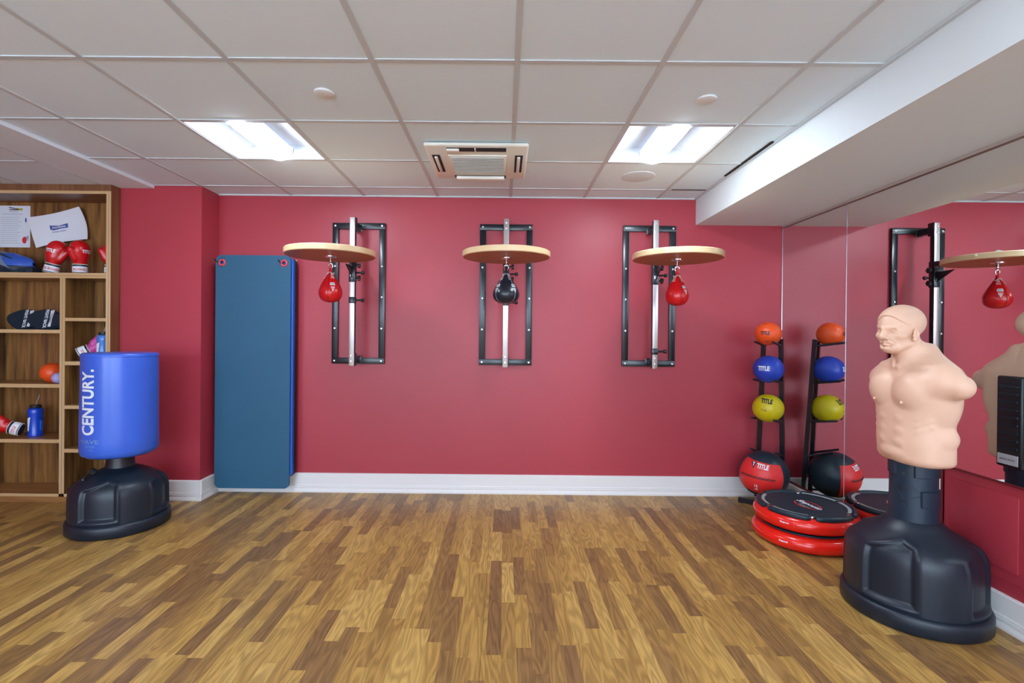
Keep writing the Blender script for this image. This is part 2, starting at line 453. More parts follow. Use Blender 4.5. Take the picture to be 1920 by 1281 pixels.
# ================================================================== ROOM
XL = -4.75; YB = -3.0
b = B().box(XL - 0.1, XR + 0.1, YB - 0.1, WY + 0.1, -0.1, 0.0); struct('floor', b, M['floor'], smooth=0)
b = B().box(XL, XR, WY, WY + 0.1, 0, CEIL + 0.1); struct('wall_back', b, M['wall'], smooth=0)
b = B().box(-3.03, -2.39, 3.925, WY, 0, CEIL); struct('wall_pillar', b, M['wall'], smooth=0)
b = B().box(XL - 0.1, XL, YB, WY, 0, CEIL + 0.1); struct('wall_left', b, M['wall'], smooth=0)
b = B().box(XR, XR + 0.1, YB, WY, 0, CEIL + 0.1); struct('wall_right', b, M['wall'], smooth=0)
WIN = [(-4.3, -2.5), (-1.9, -0.1), (0.4, 2.1)]
b = B(); e = [XL] + [q for w_ in WIN for q in w_] + [XR]
for xa, xb in zip(e[::2], e[1::2]): b.box(xa, xb, YB - 0.1, YB, 0, CEIL + 0.1)
for xa, xb in WIN: b.box(xa, xb, YB - 0.1, YB, 0, 0.35).box(xa, xb, YB - 0.1, YB, 2.35, CEIL + 0.1)
struct('wall_front', b, mat('grey_wall_paint', rgb(200, 196, 192), 0.6), smooth=0)
for k, (xa, xb) in enumerate(WIN):
    b = B().box(xa, xa + 0.04, YB - 0.08, YB - 0.02, 0.35, 2.35).box(xb - 0.04, xb, YB - 0.08, YB - 0.02, 0.35, 2.35)
    b.box(xa + 0.04, xb - 0.04, YB - 0.08, YB - 0.02, 0.35, 0.39).box(xa + 0.04, xb - 0.04, YB - 0.08, YB - 0.02, 2.31, 2.35).box((xa + xb) / 2 - 0.02, (xa + xb) / 2 + 0.02, YB - 0.08, YB - 0.02, 0.39, 2.31)
    struct('window_%d' % (k + 1), b, M['white_paint'], smooth=0)

# fixtures positions on the tile grid
T = 0.6096; X0 = 0.0442; ROWS = [WY - 0.244 - T * k for k in range(-1, 13)]
def gx(i): return X0 + i * T
def gy(r): return WY - 0.244 - T * r
FIX = [(i, r) for r in (1, 5, 9) for i in (-3, 1)]
# ceiling: tiles with openings for the light fixtures
b = B()
xs = sorted(set([-2.765, 1.59] + [gx(i) for i in range(-4, 3)])); ys = [YB] + [gy(r) for r in range(11, -1, -1) if gy(r) > YB] + [WY]
for xa, xb in zip(xs, xs[1:]):
    for ya, yb in zip(ys, ys[1:]):
        mx_, my_ = (xa + xb) / 2, (ya + yb) / 2
        if any(gx(i) < mx_ < gx(i + 1) and gy(r + 1) < my_ < gy(r) for i, r in FIX): continue
        b.box(xa, xb, ya, yb, CEIL, CEIL + 0.02)
struct('ceiling', b, M['tile'], smooth=0)
b = B().box(XL, XR, YB, WY, CEIL + 0.13, CEIL + 0.15); struct('ceiling.001', b, M['tile'], smooth=0)
# ceiling grid bars
b = B()
for i in range(-4, 3):
    b.box(gx(i) - 0.012, gx(i) + 0.012, YB, WY, CEIL - 0.006, CEIL + 0.004)
for r in range(0, 12):
    if gy(r) > YB: b.box(-2.765, 1.59, gy(r) - 0.0115, gy(r) + 0.0115, CEIL - 0.0045, CEIL + 0.004)
struct('trim_1', b, M['tbar'], smooth=0)
# wall angle along the back wall and the soffit
b = B().box(-2.39, 1.59, WY - 0.014, WY, CEIL - 0.012, CEIL + 0.003).box(1.572, 1.59, YB, WY, CEIL - 0.012, CEIL + 0.003)
struct('trim_2', b, M['tbar'], smooth=0)
# small open joint where a tile sags next to the soffit
b = B().box(1.557, 1.571, 2.93, 3.56, CEIL - 0.0075, CEIL - 0.0005).box(1.30, 1.57, gy(0) - 0.0145, gy(0) - 0.0115, CEIL - 0.006, CEIL - 0.0005)
struct('trim_3', b, M['black_slit'], smooth=0)
# lower ceiling on the left + its edge
b = B().box(XL, -2.765, YB, WY, LOWC, CEIL + 0.02); struct('ceiling.002', b, M['lowceil'], smooth=0)
b = B().box(XL, -3.10, gy(1) - 0.008, gy(1) + 0.008, LOWC - 0.004, LOWC + 0.001)
b.box(-3.112, -3.096, YB, 3.83, LOWC - 0.004, LOWC + 0.001)
b.box(-3.72, -3.704, YB, 3.83, LOWC - 0.004, LOWC + 0.001)
struct('trim_4', b, M['tbar'], smooth=0)
# soffit on the right
b = B().box(1.59, XR, YB, WY, 2.258, CEIL + 0.05); struct('ceiling.003', b, M['soffit'], smooth=0)

# baseboards
def baseboard(name, p, q, nrm):
    """profile swept from p to q ; nrm points into the room"""
    prof = [(0, 0), (0.026, 0), (0.026, 0.012), (0.018, 0.030), (0.0165, 0.0305), (0.0165, 0.036), (0.0205, 0.0365), (0.0205, 0.047), (0.016, 0.0475), (0.016, 0.054), (0.019, 0.056), (0.017, 0.062), (0.014, 0.064), (0.014, 0.150), (0.010, 0.156), (0, 0.158)]
    p, q, nrm = Vector(p), Vector(q), Vector(nrm)
    b = B(); n = len(prof)
    v = [e + nrm * a + Vector((0, 0, h)) for e in (p, q) for a, h in prof]
    b.add(v, [(i, i + 1, n + i + 1, n + i) for i in range(n - 1)] + [list(range(n))[::-1], list(range(n, 2 * n))])
    return struct(name, b, M['white_paint'], smooth=20)
baseboard('baseboard_back', (-2.39, WY, 0), (XR, WY, 0), (0, -1, 0))
baseboard('baseboard_pillar_side', (-2.39, 3.90, 0), (-2.39, WY, 0), (1, 0, 0))
baseboard('baseboard_pillar', (-3.03, 3.925, 0), (-2.366, 3.925, 0), (0, -1, 0))
baseboard('baseboard_right', (XR, YB, 0), (XR, WY, 0), (-1, 0, 0))

# mirrors (a glazed wall: panes are things fixed to the wall)
GX = XR - 0.006
YS = 3.382   # seam
b = B().box(GX, XR - 0.0005, YS + 0.002, WY - 0.003, 0.172, 2.238)
m1 = tag(obj('wall_mirror', b, M['mirror'], smooth=0), 'narrow frameless wall mirror in the corner behind the ball rack', 'mirror', 'frameless wall mirrors')
b = B()
pl = [(YS - 0.002, 0.172), (YS - 0.002, 2.238), (0.95, 2.238), (0.95, 0.672), (2.62, 0.672), (2.62, 0.172)]
b.prism(pl, lambda y, z: (GX, y, z), lambda y, z: (XR - 0.0005, y, z))
m2 = tag(obj('wall_mirror', b, M['mirror'], smooth=0), 'large frameless wall mirror behind the flesh coloured torso dummy', 'mirror', 'frameless wall mirrors')
b = B().box(GX - 0.001, XR, YS - 0.002, YS + 0.002, 0.172, 2.238)
obj('edge_strip', b, M['mirror_edge'], m2, 0, 'pale polished mirror edge')
b = B().box(GX - 0.002, XR, WY - 0.008, WY - 0.001, 0.172, 2.238)
obj('edge_strip', b, M['mirror_edge'], m1, 0)
# channels
b = B().box(XR - 0.012, XR, 0.95, WY - 0.01, 2.240, 2.257)
struct('trim_5', b, mat('pale_channel', rgb(186, 178, 172), 0.5), smooth=0)
b = B().box(XR - 0.014, XR - 0.0002, 0.95, WY - 0.01, 2.235, 2.240)
struct('trim_8', b, M['channel'], smooth=0)
b = B().box(XR - 0.012, XR, 2.62, WY - 0.03, 0.162, 0.172).box(XR - 0.010, XR, 0.95, 2.632, 0.662, 0.672).box(XR - 0.010, XR, 2.62, 2.632, 0.162, 0.672)
struct('trim_6', b, mat('dark_red_channel', rgb(110, 26, 34), 0.4), smooth=0)
# access panel in the red dado below the mirror
b = B().box(XR - 0.006, XR, 2.237, 2.585, 0.272, 0.617, 0.002)
tag(obj('access_panel', b, M['wall'], smooth=30), 'flat crimson access panel set low in the wall below the mirror', 'panel')
b = B().box(XR - 0.004, XR, 0.95, 2.612, 0.222, 0.226)
struct('trim_7', b, M['wall'], smooth=0)

# ================================================================== LIGHT FIXTURES
def light_fixture(i, r, label):
    t = thing('ceiling_light', label, 'ceiling light', ((gx(i) + gx(i + 1)) / 2, (gy(r) + gy(r + 1)) / 2, CEIL), 0, 'recessed square ceiling lights')
    h = T / 2 - 0.013
    # reflector pan: curved sides, flat ends
    b = B(); n = 12
    prof = []
    for k in range(n + 1):
        a = k / n; x = -h + a * (h - 0.085); z = 0.012 + 0.075 * math.sin(a * PI / 2)
        prof.append((x, z))
    full = prof + [(-x, z) for x, z in reversed(prof)]
    v = []; f = []
    for y in (-h, h):
        for x, z in full: v.append((x, y, z))
    m_ = len(full)
    for k in range(m_ - 1): f.append((k, k + 1, m_ + k + 1, m_ + k))
    b.add(v, f)
    # sloped end walls
    for s in (-1, 1):
        v = [(x, s * h, 0.0) for x, z in full] + [(x, s * (h - 0.03), z) for x, z in full]
        b.add(v, [(k, k + 1, m_ + k + 1, m_ + k) for k in range(m_ - 1)])
    obj('reflector', b, M['pan'], t, 40)
    b = B()
    for s in (-1, 1):
        b.box(s * h - 0.008, s * h + 0.008, -h - 0.008, h + 0.008, -0.004, 0.014)
        b.box(-h, h, s * h - 0.008, s * h + 0.008, -0.004, 0.014)
    obj('frame', b, M['pan'], t, 0)
    # lens: half cylinder hanging in the middle
    arc = [(0.085 * math.cos(PI + PI * k / 24), 0.056 + 0.075 * math.sin(PI + PI * k / 24)) for k in range(25)]
    b = B().prism(arc[5:20], lambda x, z: (x, -h + 0.03, z), lambda x, z: (x, h - 0.03, z))
    obj('lens', b, M['lens'], t, 40)
    b = B().prism(arc[:6] + arc[19:], lambda x, z: (x, -h + 0.031, z + 0.0006), lambda x, z: (x, h - 0.031, z + 0.0006))
    obj('lamp_basket', b, M['basket'], t, 40)
    for s in (-1, 1):
        b = B().tube([(0.087 * math.cos(PI + PI * k / 16), s * (h - 0.028), 0.056 + 0.078 * math.sin(PI + PI * k / 16)) for k in range(17)], 0.003, 6)
        obj('lens_end', b, M['grey_band'], t, 40)
    return t
LL = {(-3, 1): 'lit square ceiling light on the left, above the hanging exercise mats side',
      (1, 1): 'lit square ceiling light on the right, near the round ceiling speaker',
      (-3, 5): 'square ceiling light overhead on the left, nearer the viewer',
      (1, 5): 'square ceiling light overhead on the right, nearer the viewer',
      (-3, 9): 'square ceiling light behind the viewer on the left',
      (1, 9): 'square ceiling light behind the viewer on the right'}
LL[(-3, 1)] = 'lit square ceiling light to the left of the air conditioning cassette'
LL[(1, 1)] = 'lit square ceiling light to the right of the air conditioning cassette'
for k in FIX: light_fixture(k[0], k[1], LL[k])

# ================================================================== AC CASSETTE
t = thing('air_conditioner', 'cream square air conditioning cassette with dark slots set in the ceiling', 'air conditioner', (-0.178, 3.277, CEIL - 0.008))
A = 0.315
b = B()
b.box(-A, A, -A, A, -0.022, 0.0, 0.012, 3)
obj('panel', b, M['cassette'], t)
b = B().box(-0.185, 0.185, -0.165, 0.165, -0.031, -0.020, 0.006)
obj('intake_frame', b, M['cassette'], t)
b = B().box(-0.165, 0.165, -0.145, 0.145, -0.0335, -0.029)
for k in range(12): b.box(-0.165, 0.165, -0.14 + k * 0.0245, -0.135 + k * 0.0245, -0.036, -0.033)
obj('intake_grille', b, M['cassette_grille'], t, 0)
for nm, (x0, x1, y0, y1) in (('slot', (-0.18, 0.18, -0.282, -0.225)), ('slot', (-0.18, 0.18, 0.235, 0.29)), ('slot', (-0.285, -0.235, -0.16, 0.16)), ('slot', (0.235, 0.285, -0.16, 0.16))):
    b = B().box(x0, x1, y0, y1, -0.0245, -0.020)
    s = obj('air_slot', b, M['dark'], t, 0)
    b = B()
    if x1 - x0 > 0.1:
        if y0 < 0: b.box(x0, x0 + 0.075, y0 + 0.006, y1 - 0.006, -0.038, -0.024, 0.004); obj('slot_divider', B().box(-0.012, -0.004, y0, y1, -0.03, -0.023), M['cassette'], s, 0)
        else: b.box(x0 + 0.012, x1 - 0.012, y0 + 0.004, y1 - 0.0, -0.046, -0.024, 0.004)
    else:
        b.box(x0 + 0.014, x1 - 0.016, y0 + 0.02, y1 - 0.02, -0.034, -0.023, 0.004)
    obj('flap', b, M['cassette'], s)
# speaker + covers
b = B().lathe([(0.0, -0.006), (0.108, -0.006), (0.119, -0.004), (0.122, 0.0), (0, 0)], n=56)
o = tag(obj('ceiling_speaker', b, M['speaker']), 'round grey speaker grille flush in a ceiling tile', 'speaker'); o.location = (0.954, 3.602, CEIL)
b = B().lathe([(0, -0.004), (0.042, -0.004), (0.046, -0.002), (0.047, 0.006), (0, 0.006)], n=40)
o = tag(obj('sprinkler_cover', b, M['disc']), 'small round sprinkler cover on the tile in front of the left light', 'sprinkler cover', 'sprinkler covers in the ceiling'); o.location = (-0.870, 2.382, CEIL - 0.007)
o = o.copy(); COL.objects.link(o); tag(o, 'small round sprinkler cover on the tile in front of the right light', 'sprinkler cover', 'sprinkler covers in the ceiling'); o.location = (0.967, 2.413, CEIL - 0.007)

# ================================================================== SPEED BAG STATIONS
def speed_station(cx, lower_z, label):
    t = thing('speed_bag_platform', label, 'speed bag platform', (cx, WY, 1.075), 0, 'speed bag platforms on the crimson wall')
    zb = 0.0; zt = 1.17; hw = 0.219; w = 0.049; y1 = -0.001; y0 = -0.028
    # wall frame, one welded piece
    for s in (-1, 1):
        b = B().box(s * hw - (w if s > 0 else 0), s * hw + (w if s < 0 else 0), y0, y1, zb + w, zt - w, 0.002)
        obj('frame_upright', b, M['black_steel'], t)
    for z in (zb, zt - w):
        b = B().box(-hw, hw, y0 - 0.002, y1, z, z + w, 0.002)
        obj('frame_crossbar', b, M['black_steel'], t)
    for s in (-1, 1):
        for z in (zb + w / 2, zb + 0.295, zb + 0.555, zb + 0.81, zt - w / 2):
            yy = y0 - 0.002 if z in (zb + w / 2, zt - w / 2) else y0
            b = B().lathe([(0.0, yy - 0.007), (0.006, yy - 0.0065), (0.009, yy - 0.003), (0.009, yy)], n=12, axis='y', c=(s * (hw - w / 2), 0, z))
            obj('bolt', b, M['bolt'], t)
    # post standing off the wall
    yp = 3.965 - WY; px = 0.0
    for z in (zt - 0.075, zb + 0.012):
        b = B().box(px - 0.018, px + 0.018, yp + 0.03, y0, z, z + 0.055, 0.003)
        b.box(px - 0.03, px + 0.03, y0 - 0.008, y0 - 0.001, z - 0.002, z + 0.057, 0.002)
        b.box(px + 0.015, px + 0.024, yp, yp + 0.06, z - 0.02, z + 0.085, 0.002)
        obj('standoff_bracket', b, M['black_steel'], t)
    b = B().box(px - 0.0215, px + 0.0215, yp, yp + 0.04, zb - 0.005, zt + 0.005, 0.002)
    post = obj('post', b, M['black_steel'], t)
    b = B().box(px - 0.0205, px + 0.0205, yp - 0.003, yp + 0.001, zb - 0.005, zt + 0.005, 0.001)
    obj('face_strip', b, M['silver'], post, label='brushed silver front face of the post')
    for z in (0.03, 0.075, 1.10, 1.145):
        b = B().lathe([(0.0, yp - 0.011), (0.008, yp - 0.010), (0.010, yp - 0.003)], n=6, axis='y', c=(px - 0.002, 0, z))
        obj('hex_bolt', b, M['silver'], post)
    for k in range(26):
        b = B().lathe([(0, 0.0222), (0.0045, 0.0222), (0.0045, 0.021)], n=10, axis='x', c=(px, yp + 0.02, 0.06 + k * 0.041))
        obj('adjustment_hole', b, M['dark'], post)
    # sliding sleeve with arm
    z0, z1 = 1.737 - 1.075, 1.90 - 1.075
    b = B().box(px - 0.025, px + 0.025, yp - 0.006, yp + 0.046, z0, z1, 0.003)
    sl = obj('height_sleeve', b, M['black_steel'], t)
    b = B().box(px - 0.014, px + 0.006, yp - 0.0075, yp - 0.0058, z0 + 0.045, z0 + 0.070)
    obj('sticker', b, M['white_print'], sl, 0)
    za = 1.905 - 1.075
    b = B().box(px - 0.02, px + 0.02, -0.70, yp + 0.0, za, za + 0.036, 0.002)
    b.box(px - 0.025, px + 0.025, yp - 0.01, yp + 0.046, z1 - 0.01, za + 0.04, 0.002)
    arm = obj('support_arm', b, M['black_steel'], t)
    b = B().box(px - 0.0195, px + 0.0195, -0.704, -0.699, za, za + 0.036, 0.001)
    obj('end_cap', b, M['silver'], arm, label='silver end cap of the arm')
    b = B().prism([(yp, za - 0.045), (yp, z0 + 0.03), (yp - 0.02, z0 + 0.05), (yp - 0.16, za - 0.045)], lambda y, z: (px - 0.004, y, z), lambda y, z: (px + 0.004, y, z))
    obj('gusset', b, M['black_steel'], sl)
    # disc platform
    yc = 3.475 - WY; R = 0.305
    b = B().lathe([(0, za - 0.04), (R - 0.004, za - 0.04), (R, za - 0.036), (R, za - 0.004), (R - 0.004, za), (0, za)], n=96, cx=px, cy=yc)
    disc = obj('round_platform', b, M['maple'], t)
    b = B().lathe([(0, za - 0.0412), (R - 0.006, za - 0.0412), (R - 0.006, za - 0.0395), (0, za - 0.0395)], n=96, cx=px, cy=yc)  # thin disc in a darker orange-brown maple covers the underside
    obj('underside', b, M['maple_under'], disc, label='darker orange-brown underside of the round platform')
    b = B().lathe([(0, za + 0.046), (0.012, za + 0.046), (0.014, za + 0.038), (0.028, za + 0.038), (0.028, za + 0.034)], n=24, cx=px, cy=yc)
    obj('top_nut', b, M['chrome'], t)
    b = B().lathe([(0, za - 0.052), (0.012, za - 0.052), (0.016, za - 0.047), (0.040, za - 0.046), (0.041, za - 0.040), (0, za - 0.040)], n=32, cx=px, cy=yc)
    b.lathe([(0, za - 0.085), (0.006, za - 0.085), (0.009, za - 0.080), (0.009, za - 0.05)], n=16, cx=px, cy=yc)
    b.sphere((px, yc, za - 0.090), 0.010, 12, 8)
    # ball hook fork
    b.box(px - 0.014, px + 0.014, yc - 0.007, yc + 0.007, za - 0.098, za - 0.090, 0.002)
    b.tube([(px - 0.013, yc, za - 0.093), (px - 0.015, yc, za - 0.110), (px - 0.008, yc, za - 0.127), (px + 0.008, yc, za - 0.127), (px + 0.015, yc, za - 0.110), (px + 0.013, yc, za - 0.093)], 0.003, 8)
    obj('swivel_hook', b, M['chrome'], t)
    # knobs at the right of the sleeve
    def star(zc, yk):
        b = B(); pts = []
        for k in range(30):
            a = 2 * PI * k / 30; r = 0.019 + 0.004 * math.cos(5 * a); pts.append((r * math.cos(a), r * math.sin(a)))
        b.prism(pts, lambda y, z: (px + 0.043, yk + y, zc + z), lambda y, z: (px + 0.062, yk + y, zc + z))
        b.lathe([(0, 0.024), (0.006, 0.024), (0.006, 0.044), (0, 0.044)], n=10, axis='x', c=(px, yk, zc))
        obj('star_knob', b, M['black_plastic'], sl)
    star(z1 - 0.028, yp + 0.01); star(z0 + 0.032, yp + 0.01)
    def ball(zc, par, yk=yp + 0.012):
        b = B().lathe([(0, 0.02), (0.0075, 0.02), (0.0075, 0.062), (0.005, 0.064), (0.005, 0.075), (0, 0.075)], n=12, axis='x', c=(px, yk, zc))
        b.sphere((px + 0.082, yk, zc), 0.0155, 18, 12)
        obj('pull_pin', b, M['black_plastic'], par)
    ball(z0 + 0.075, sl)
    zl = lower_z - 1.075
    b = B().box(px - 0.0245, px + 0.0245, yp - 0.005, yp + 0.045, zl - 0.025, zl + 0.025, 0.002)
    s2 = obj('lower_sleeve', b, M['black_steel'], t)
    ball(zl, s2)
    return t
CX = (-1.214, 0.0105, 1.2)
speed_station(CX[0], 1.593, 'black wall frame with round maple platform, nearest the hanging exercise mats')
speed_station(CX[1], 1.585, 'black wall frame with round maple platform holding the black speed bag')
speed_station(CX[2], 1.206, 'black wall frame with round maple platform, nearest the white soffit')

def speed_bag(x, leather, seam, label, rot=0.0, name='speed_bag', W=1.0):
    zt = 1.775; H = 0.232
    t = thing(name, label, 'speed bag', (x, 3.475, zt), rot, 'speed bags under the round platforms')
    prof = [(0.0, 0.006), (0.009, 0.006), (0.010, -0.012), (0.0115, -0.022), (0.022, -0.038), (0.036, -0.062), (0.052, -0.090), (0.067, -0.118), (0.077, -0.145), (0.080, -0.166), (0.077, -0.188), (0.066, -0.209), (0.047, -0.224), (0.024, -0.231), (0.0, -0.2325)]
    # densify
    pp = []
    for k in range(len(prof) - 1):
        for q in range(3):
            a = q / 3; pp.append((prof[k][0] * (1 - a) + prof[k + 1][0] * a, prof[k][1] * (1 - a) + prof[k + 1][1] * a))
    pp.append(prof[-1]); prof = pp
    prof = [(r * W, z) for r, z in prof]
    for _ in range(4):
        prof = [prof[0]] + [((prof[k - 1][0] + 2 * prof[k][0] + prof[k + 1][0]) / 4, (prof[k - 1][1] + 2 * prof[k][1] + prof[k + 1][1]) / 4) for k in range(1, len(prof) - 1)] + [prof[-1]]
    prof = prof[::-1]
    body = obj('bladder_cover', B().lathe(prof, n=64), leather, t, 60)
    for k in range(4):
        a = -PI / 2 + 0.12 + k * PI / 2 + (0.6 if seam is M['seam_grey'] else 0)
        pts = [((r + 0.0006) * math.cos(a), (r + 0.0006) * math.sin(a), z) for r, z in prof if r > 0.012]
        obj('seam', B().tube(pts, 0.0016, 6), seam, t, 60)
    # lacing at the neck
    b = B()
    for k in range(5):
        z = -0.030 - k * 0.009; r = 0.019 + k * 0.0058
        for a0 in (-2.45, 2.2 - 2 * PI + PI / 2 + 1.6):
            b.tube([((r + 0.003) * math.cos(a0 + d), (r + 0.003) * math.sin(a0 + d), z + e) for d, e in ((-0.28, 0), (0, 0.002), (0.28, 0))], 0.0018, 5)
    b.tube([(0.020 * math.cos(a) * 1.2, 0.016 * math.sin(a), -0.030 + 0.008 * math.sin(3 * a)) for a in np.linspace(0, 2 * PI, 20)], 0.002, 5)
    obj('lace', b, M['white_cord'], t)
    # hanging loop
    b = B().tube([(0.0, 0, -0.005), (-0.007, 0, 0.008), (-0.006, 0, 0.020), (0, 0, 0.0245), (0.006, 0, 0.020), (0.007, 0, 0.008), (0, 0, -0.005)], 0.0032, 8)
    obj('hanging_loop', b, leather, t)
    # label patch + triangle mark
    for ang in ((-PI / 2 + 0.55,) if seam is not M['seam_grey'] else (-PI / 2 + 0.75, -PI / 2 - 0.85)):
        n = Vector((math.cos(ang), math.sin(ang), 0)); u = Vector((-math.sin(ang), math.cos(ang), 0)); v = Vector((0, 0, 1))
        fn = projector(body, Vector((0, 0, -0.108)) + n * 0.2, u, v, -n, 0.0012)
        decal('label_patch', poly2d([(-0.017, -0.009), (0.017, -0.009), (0.014, 0.010), (-0.014, 0.010)], 0.006), fn, M['white_print'], t)
        fn = projector(body, Vector((0, 0, -0.108)) + n * 0.2, u, v, -n, 0.002)
        decal('patch_lettering', text2d('TITLE', 0.008, 0.03, 1.0), fn, M['navy_print'], t)
        fn = projector(body, Vector((0, 0, -0.143)) + n * 0.2, u, v, -n, 0.0012)
        o = (-0.014, 0.016), (0.014, 0.016), (0.0, -0.018)
        tri = [[(-0.014, 0.016), (0.014, 0.016), (0.0115, 0.0125), (-0.0115, 0.0125)], [(-0.014, 0.016), (-0.011, 0.015), (0.0012, -0.0135), (0, -0.018)], [(0.014, 0.016), (0.011, 0.015), (-0.0012, -0.0135), (0, -0.018)],
               [(-0.006, 0.0095), (0.006, 0.0095), (0.006, 0.0065), (-0.006, 0.0065)], [(-0.0018, 0.007), (0.0018, 0.007), (0.0018, -0.006), (-0.0018, -0.006)]]
        decal('triangle_mark', merge2(*[poly2d(q, 0.006) for q in tri]), fn, M['white_print'], t)
    return t
speed_bag(CX[0], M['red_leather'], M['seam_dark'], 'glossy red speed bag hanging nearest the exercise mats')
speed_bag(CX[1], M['black_leather'], M['seam_grey'], 'black speed bag with grey seams hanging under the middle platform', W=1.18)
speed_bag(CX[2], M['red_leather'], M['seam_dark'], 'glossy red speed bag hanging nearest the ball rack')

# ================================================================== HANGING MATS
def rrect(w, h, r, n=6, top=0.0):
    pts = []
    for cx, cz, a0 in ((w / 2 - r, r, -PI / 2), (w / 2 - r, h - r, 0), (-w / 2 + r, h - r, PI / 2), (-w / 2 + r, r, PI)):
        for k in range(n + 1):
            a = a0 + k * PI / 2 / n; pts.append((cx + r * math.cos(a), cz + r * math.sin(a)))
    return pts
t = thing('hook_rail', 'pale wooden wall rail with black hooks behind the hanging exercise mats', 'hook rail', (-2.05, WY, 1.88))
obj('board', B().box(-0.335, 0.318, -0.020, -0.001, 0.0, 0.056, 0.003), M['pale_wood'], t)
for s in (-0.258, 0.248):
    b = B().tube([(s, -0.02, 0.015), (s, -0.16, 0.010), (s, -0.185, 0.014), (s - 0.004, -0.200, 0.03)], 0.004, 8)
    obj('hook', b, M['black_steel'], t)
def hang_mat(y, w, h, z0, th, m, label, gro, cx=-2.03, hr=0.028):
    t = thing('exercise_mat', label, 'exercise mat', (cx, y, z0), 0, 'exercise mats hanging on the wall hooks')
    b = B(); pts = rrect(w, h, 0.045); 
    holes = [(-0.251, h - 0.062), (0.249, h - 0.062)]
    bm = bmesh.new()
    def ring(ps): 
        vs = [bm.verts.new((x, 0, z)) for x, z in ps]
        return [bm.edges.new((vs[i], vs[(i + 1) % len(vs)])) for i in range(len(vs))]
    es = ring(pts)
    for hx, hz in holes:
        es += ring([(hx + 0.014 * math.cos(a), hz + 0.014 * math.sin(a)) for a in [2 * PI * k / 16 for k in range(16)]])
    bmesh.ops.triangle_fill(bm, use_beauty=True, use_dissolve=False, edges=es)
    r = bmesh.ops.extrude_face_region(bm, geom=list(bm.faces))
    vs = [g for g in r['geom'] if isinstance(g, bmesh.types.BMVert)]
    bmesh.ops.translate(bm, vec=(0, th, 0), verts=vs)
    bm.verts.index_update(); b.bm(bm)
    obj('foam_sheet', b, m, t, 30)
    if gro:
        for hx, hz in holes:
            b = B().tube([(hx + 0.022 * math.cos(a), -0.001, hz + 0.022 * math.sin(a)) for a in [2 * PI * k / 28 for k in range(28)]], [0.0085] * 28, 8, closed=True)
            g = obj('grommet', b, M['grommet'], t, 60)
    return t
hang_mat(4.022, 0.606, 1.885, 0.066, 0.014, M['mat_teal'], 'slate blue exercise mat with red grommets, frontmost of the hanging mats', True)
hang_mat(4.042, 0.618, 1.79, 0.152, 0.014, M['mat_blue'], 'bright blue exercise mat, only its edge seen behind the slate one', False, cx=-2.022)
hang_mat(4.060, 0.618, 1.79, 0.150, 0.013, M['mat_blue'], 'second bright blue exercise mat behind the frontmost ones', False, cx=-2.022)
hang_mat(4.078, 0.618, 1.79, 0.148, 0.016, M['mat_black'], 'black exercise mat edge between the blue mats and the wall', False, cx=-2.020)
hang_mat(4.100, 0.618, 1.79, 0.147, 0.016, M['mat_black'], 'black exercise mat hanging hindmost against the crimson wall', False, cx=-2.020)

# ================================================================== FREE STANDING BASES
def base_profile(top_r, top_z, sh_z, R=0.296):
    return [(0, 0.0), (R - 0.012, 0.0), (R - 0.001, 0.010), (R - 0.001, 0.068), (R - 0.006, 0.078), (R - 0.018, 0.083)], \
           [(R - 0.020, 0.083), (R - 0.021, sh_z - 0.10), (R - 0.023, sh_z - 0.05), (R - 0.029, sh_z - 0.018), (R - 0.042, sh_z + 0.010), (R - 0.068, sh_z + 0.032), (R - 0.11, sh_z + 0.055), (R - 0.15, sh_z + 0.078), (top_r + 0.012, top_z - 0.006), (top_r, top_z)]
def ss(a, b, x):
    t = min(1, max(0, (x - a) / (b - a))); return t * t * (3 - 2 * t)
def free_base(parent, top_r, top_z, sh_z):
    lo, hi = base_profile(top_r, top_z, sh_z)
    # densify upper profile
    q = []
    for k in range(len(hi) - 1):
        d = math.dist(hi[k], hi[k + 1]); n = max(1, int(d / 0.006))
        for i in range(n):
            a = i / n; q.append((hi[k][0] * (1 - a) + hi[k + 1][0] * a, hi[k][1] * (1 - a) + hi[k + 1][1] * a))
    q.append(hi[-1])
    for _ in range(10):
        q = [q[0]] + [((q[k - 1][0] + 2 * q[k][0] + q[k + 1][0]) / 4, (q[k - 1][1] + 2 * q[k][1] + q[k + 1][1]) / 4) for k in range(1, len(q) - 1)] + [q[-1]]
    def disp(t, r, z):
        if z < 0.084 or r < 0.13: return 0
        a = math.degrees(t) % 90.0; w0, w1 = 8.0, 54.0
        # top limit falls toward one side like the trapezoid of the moulding
        zt = sh_z + 0.052 - 0.0011 * abs(a - 40.0) ** 1.1
        dx = min(a - w0, w1 - a) / 57.3 * r; dz = min(z - 0.105, zt - z)
        d = min(dx, dz)
        rec = -0.017 * ss(0.004, 0.018, d)
        ridge = 0.006 * math.exp(-((d + 0.006) / 0.007) ** 2)
        rec2 = 0
        return rec + ridge + rec2
    b = B().lathe(lo + q + [(top_r * 0.5, top_z)], n=240, disp=disp)
    return obj('base', b, M['base_plastic'], parent, 50)

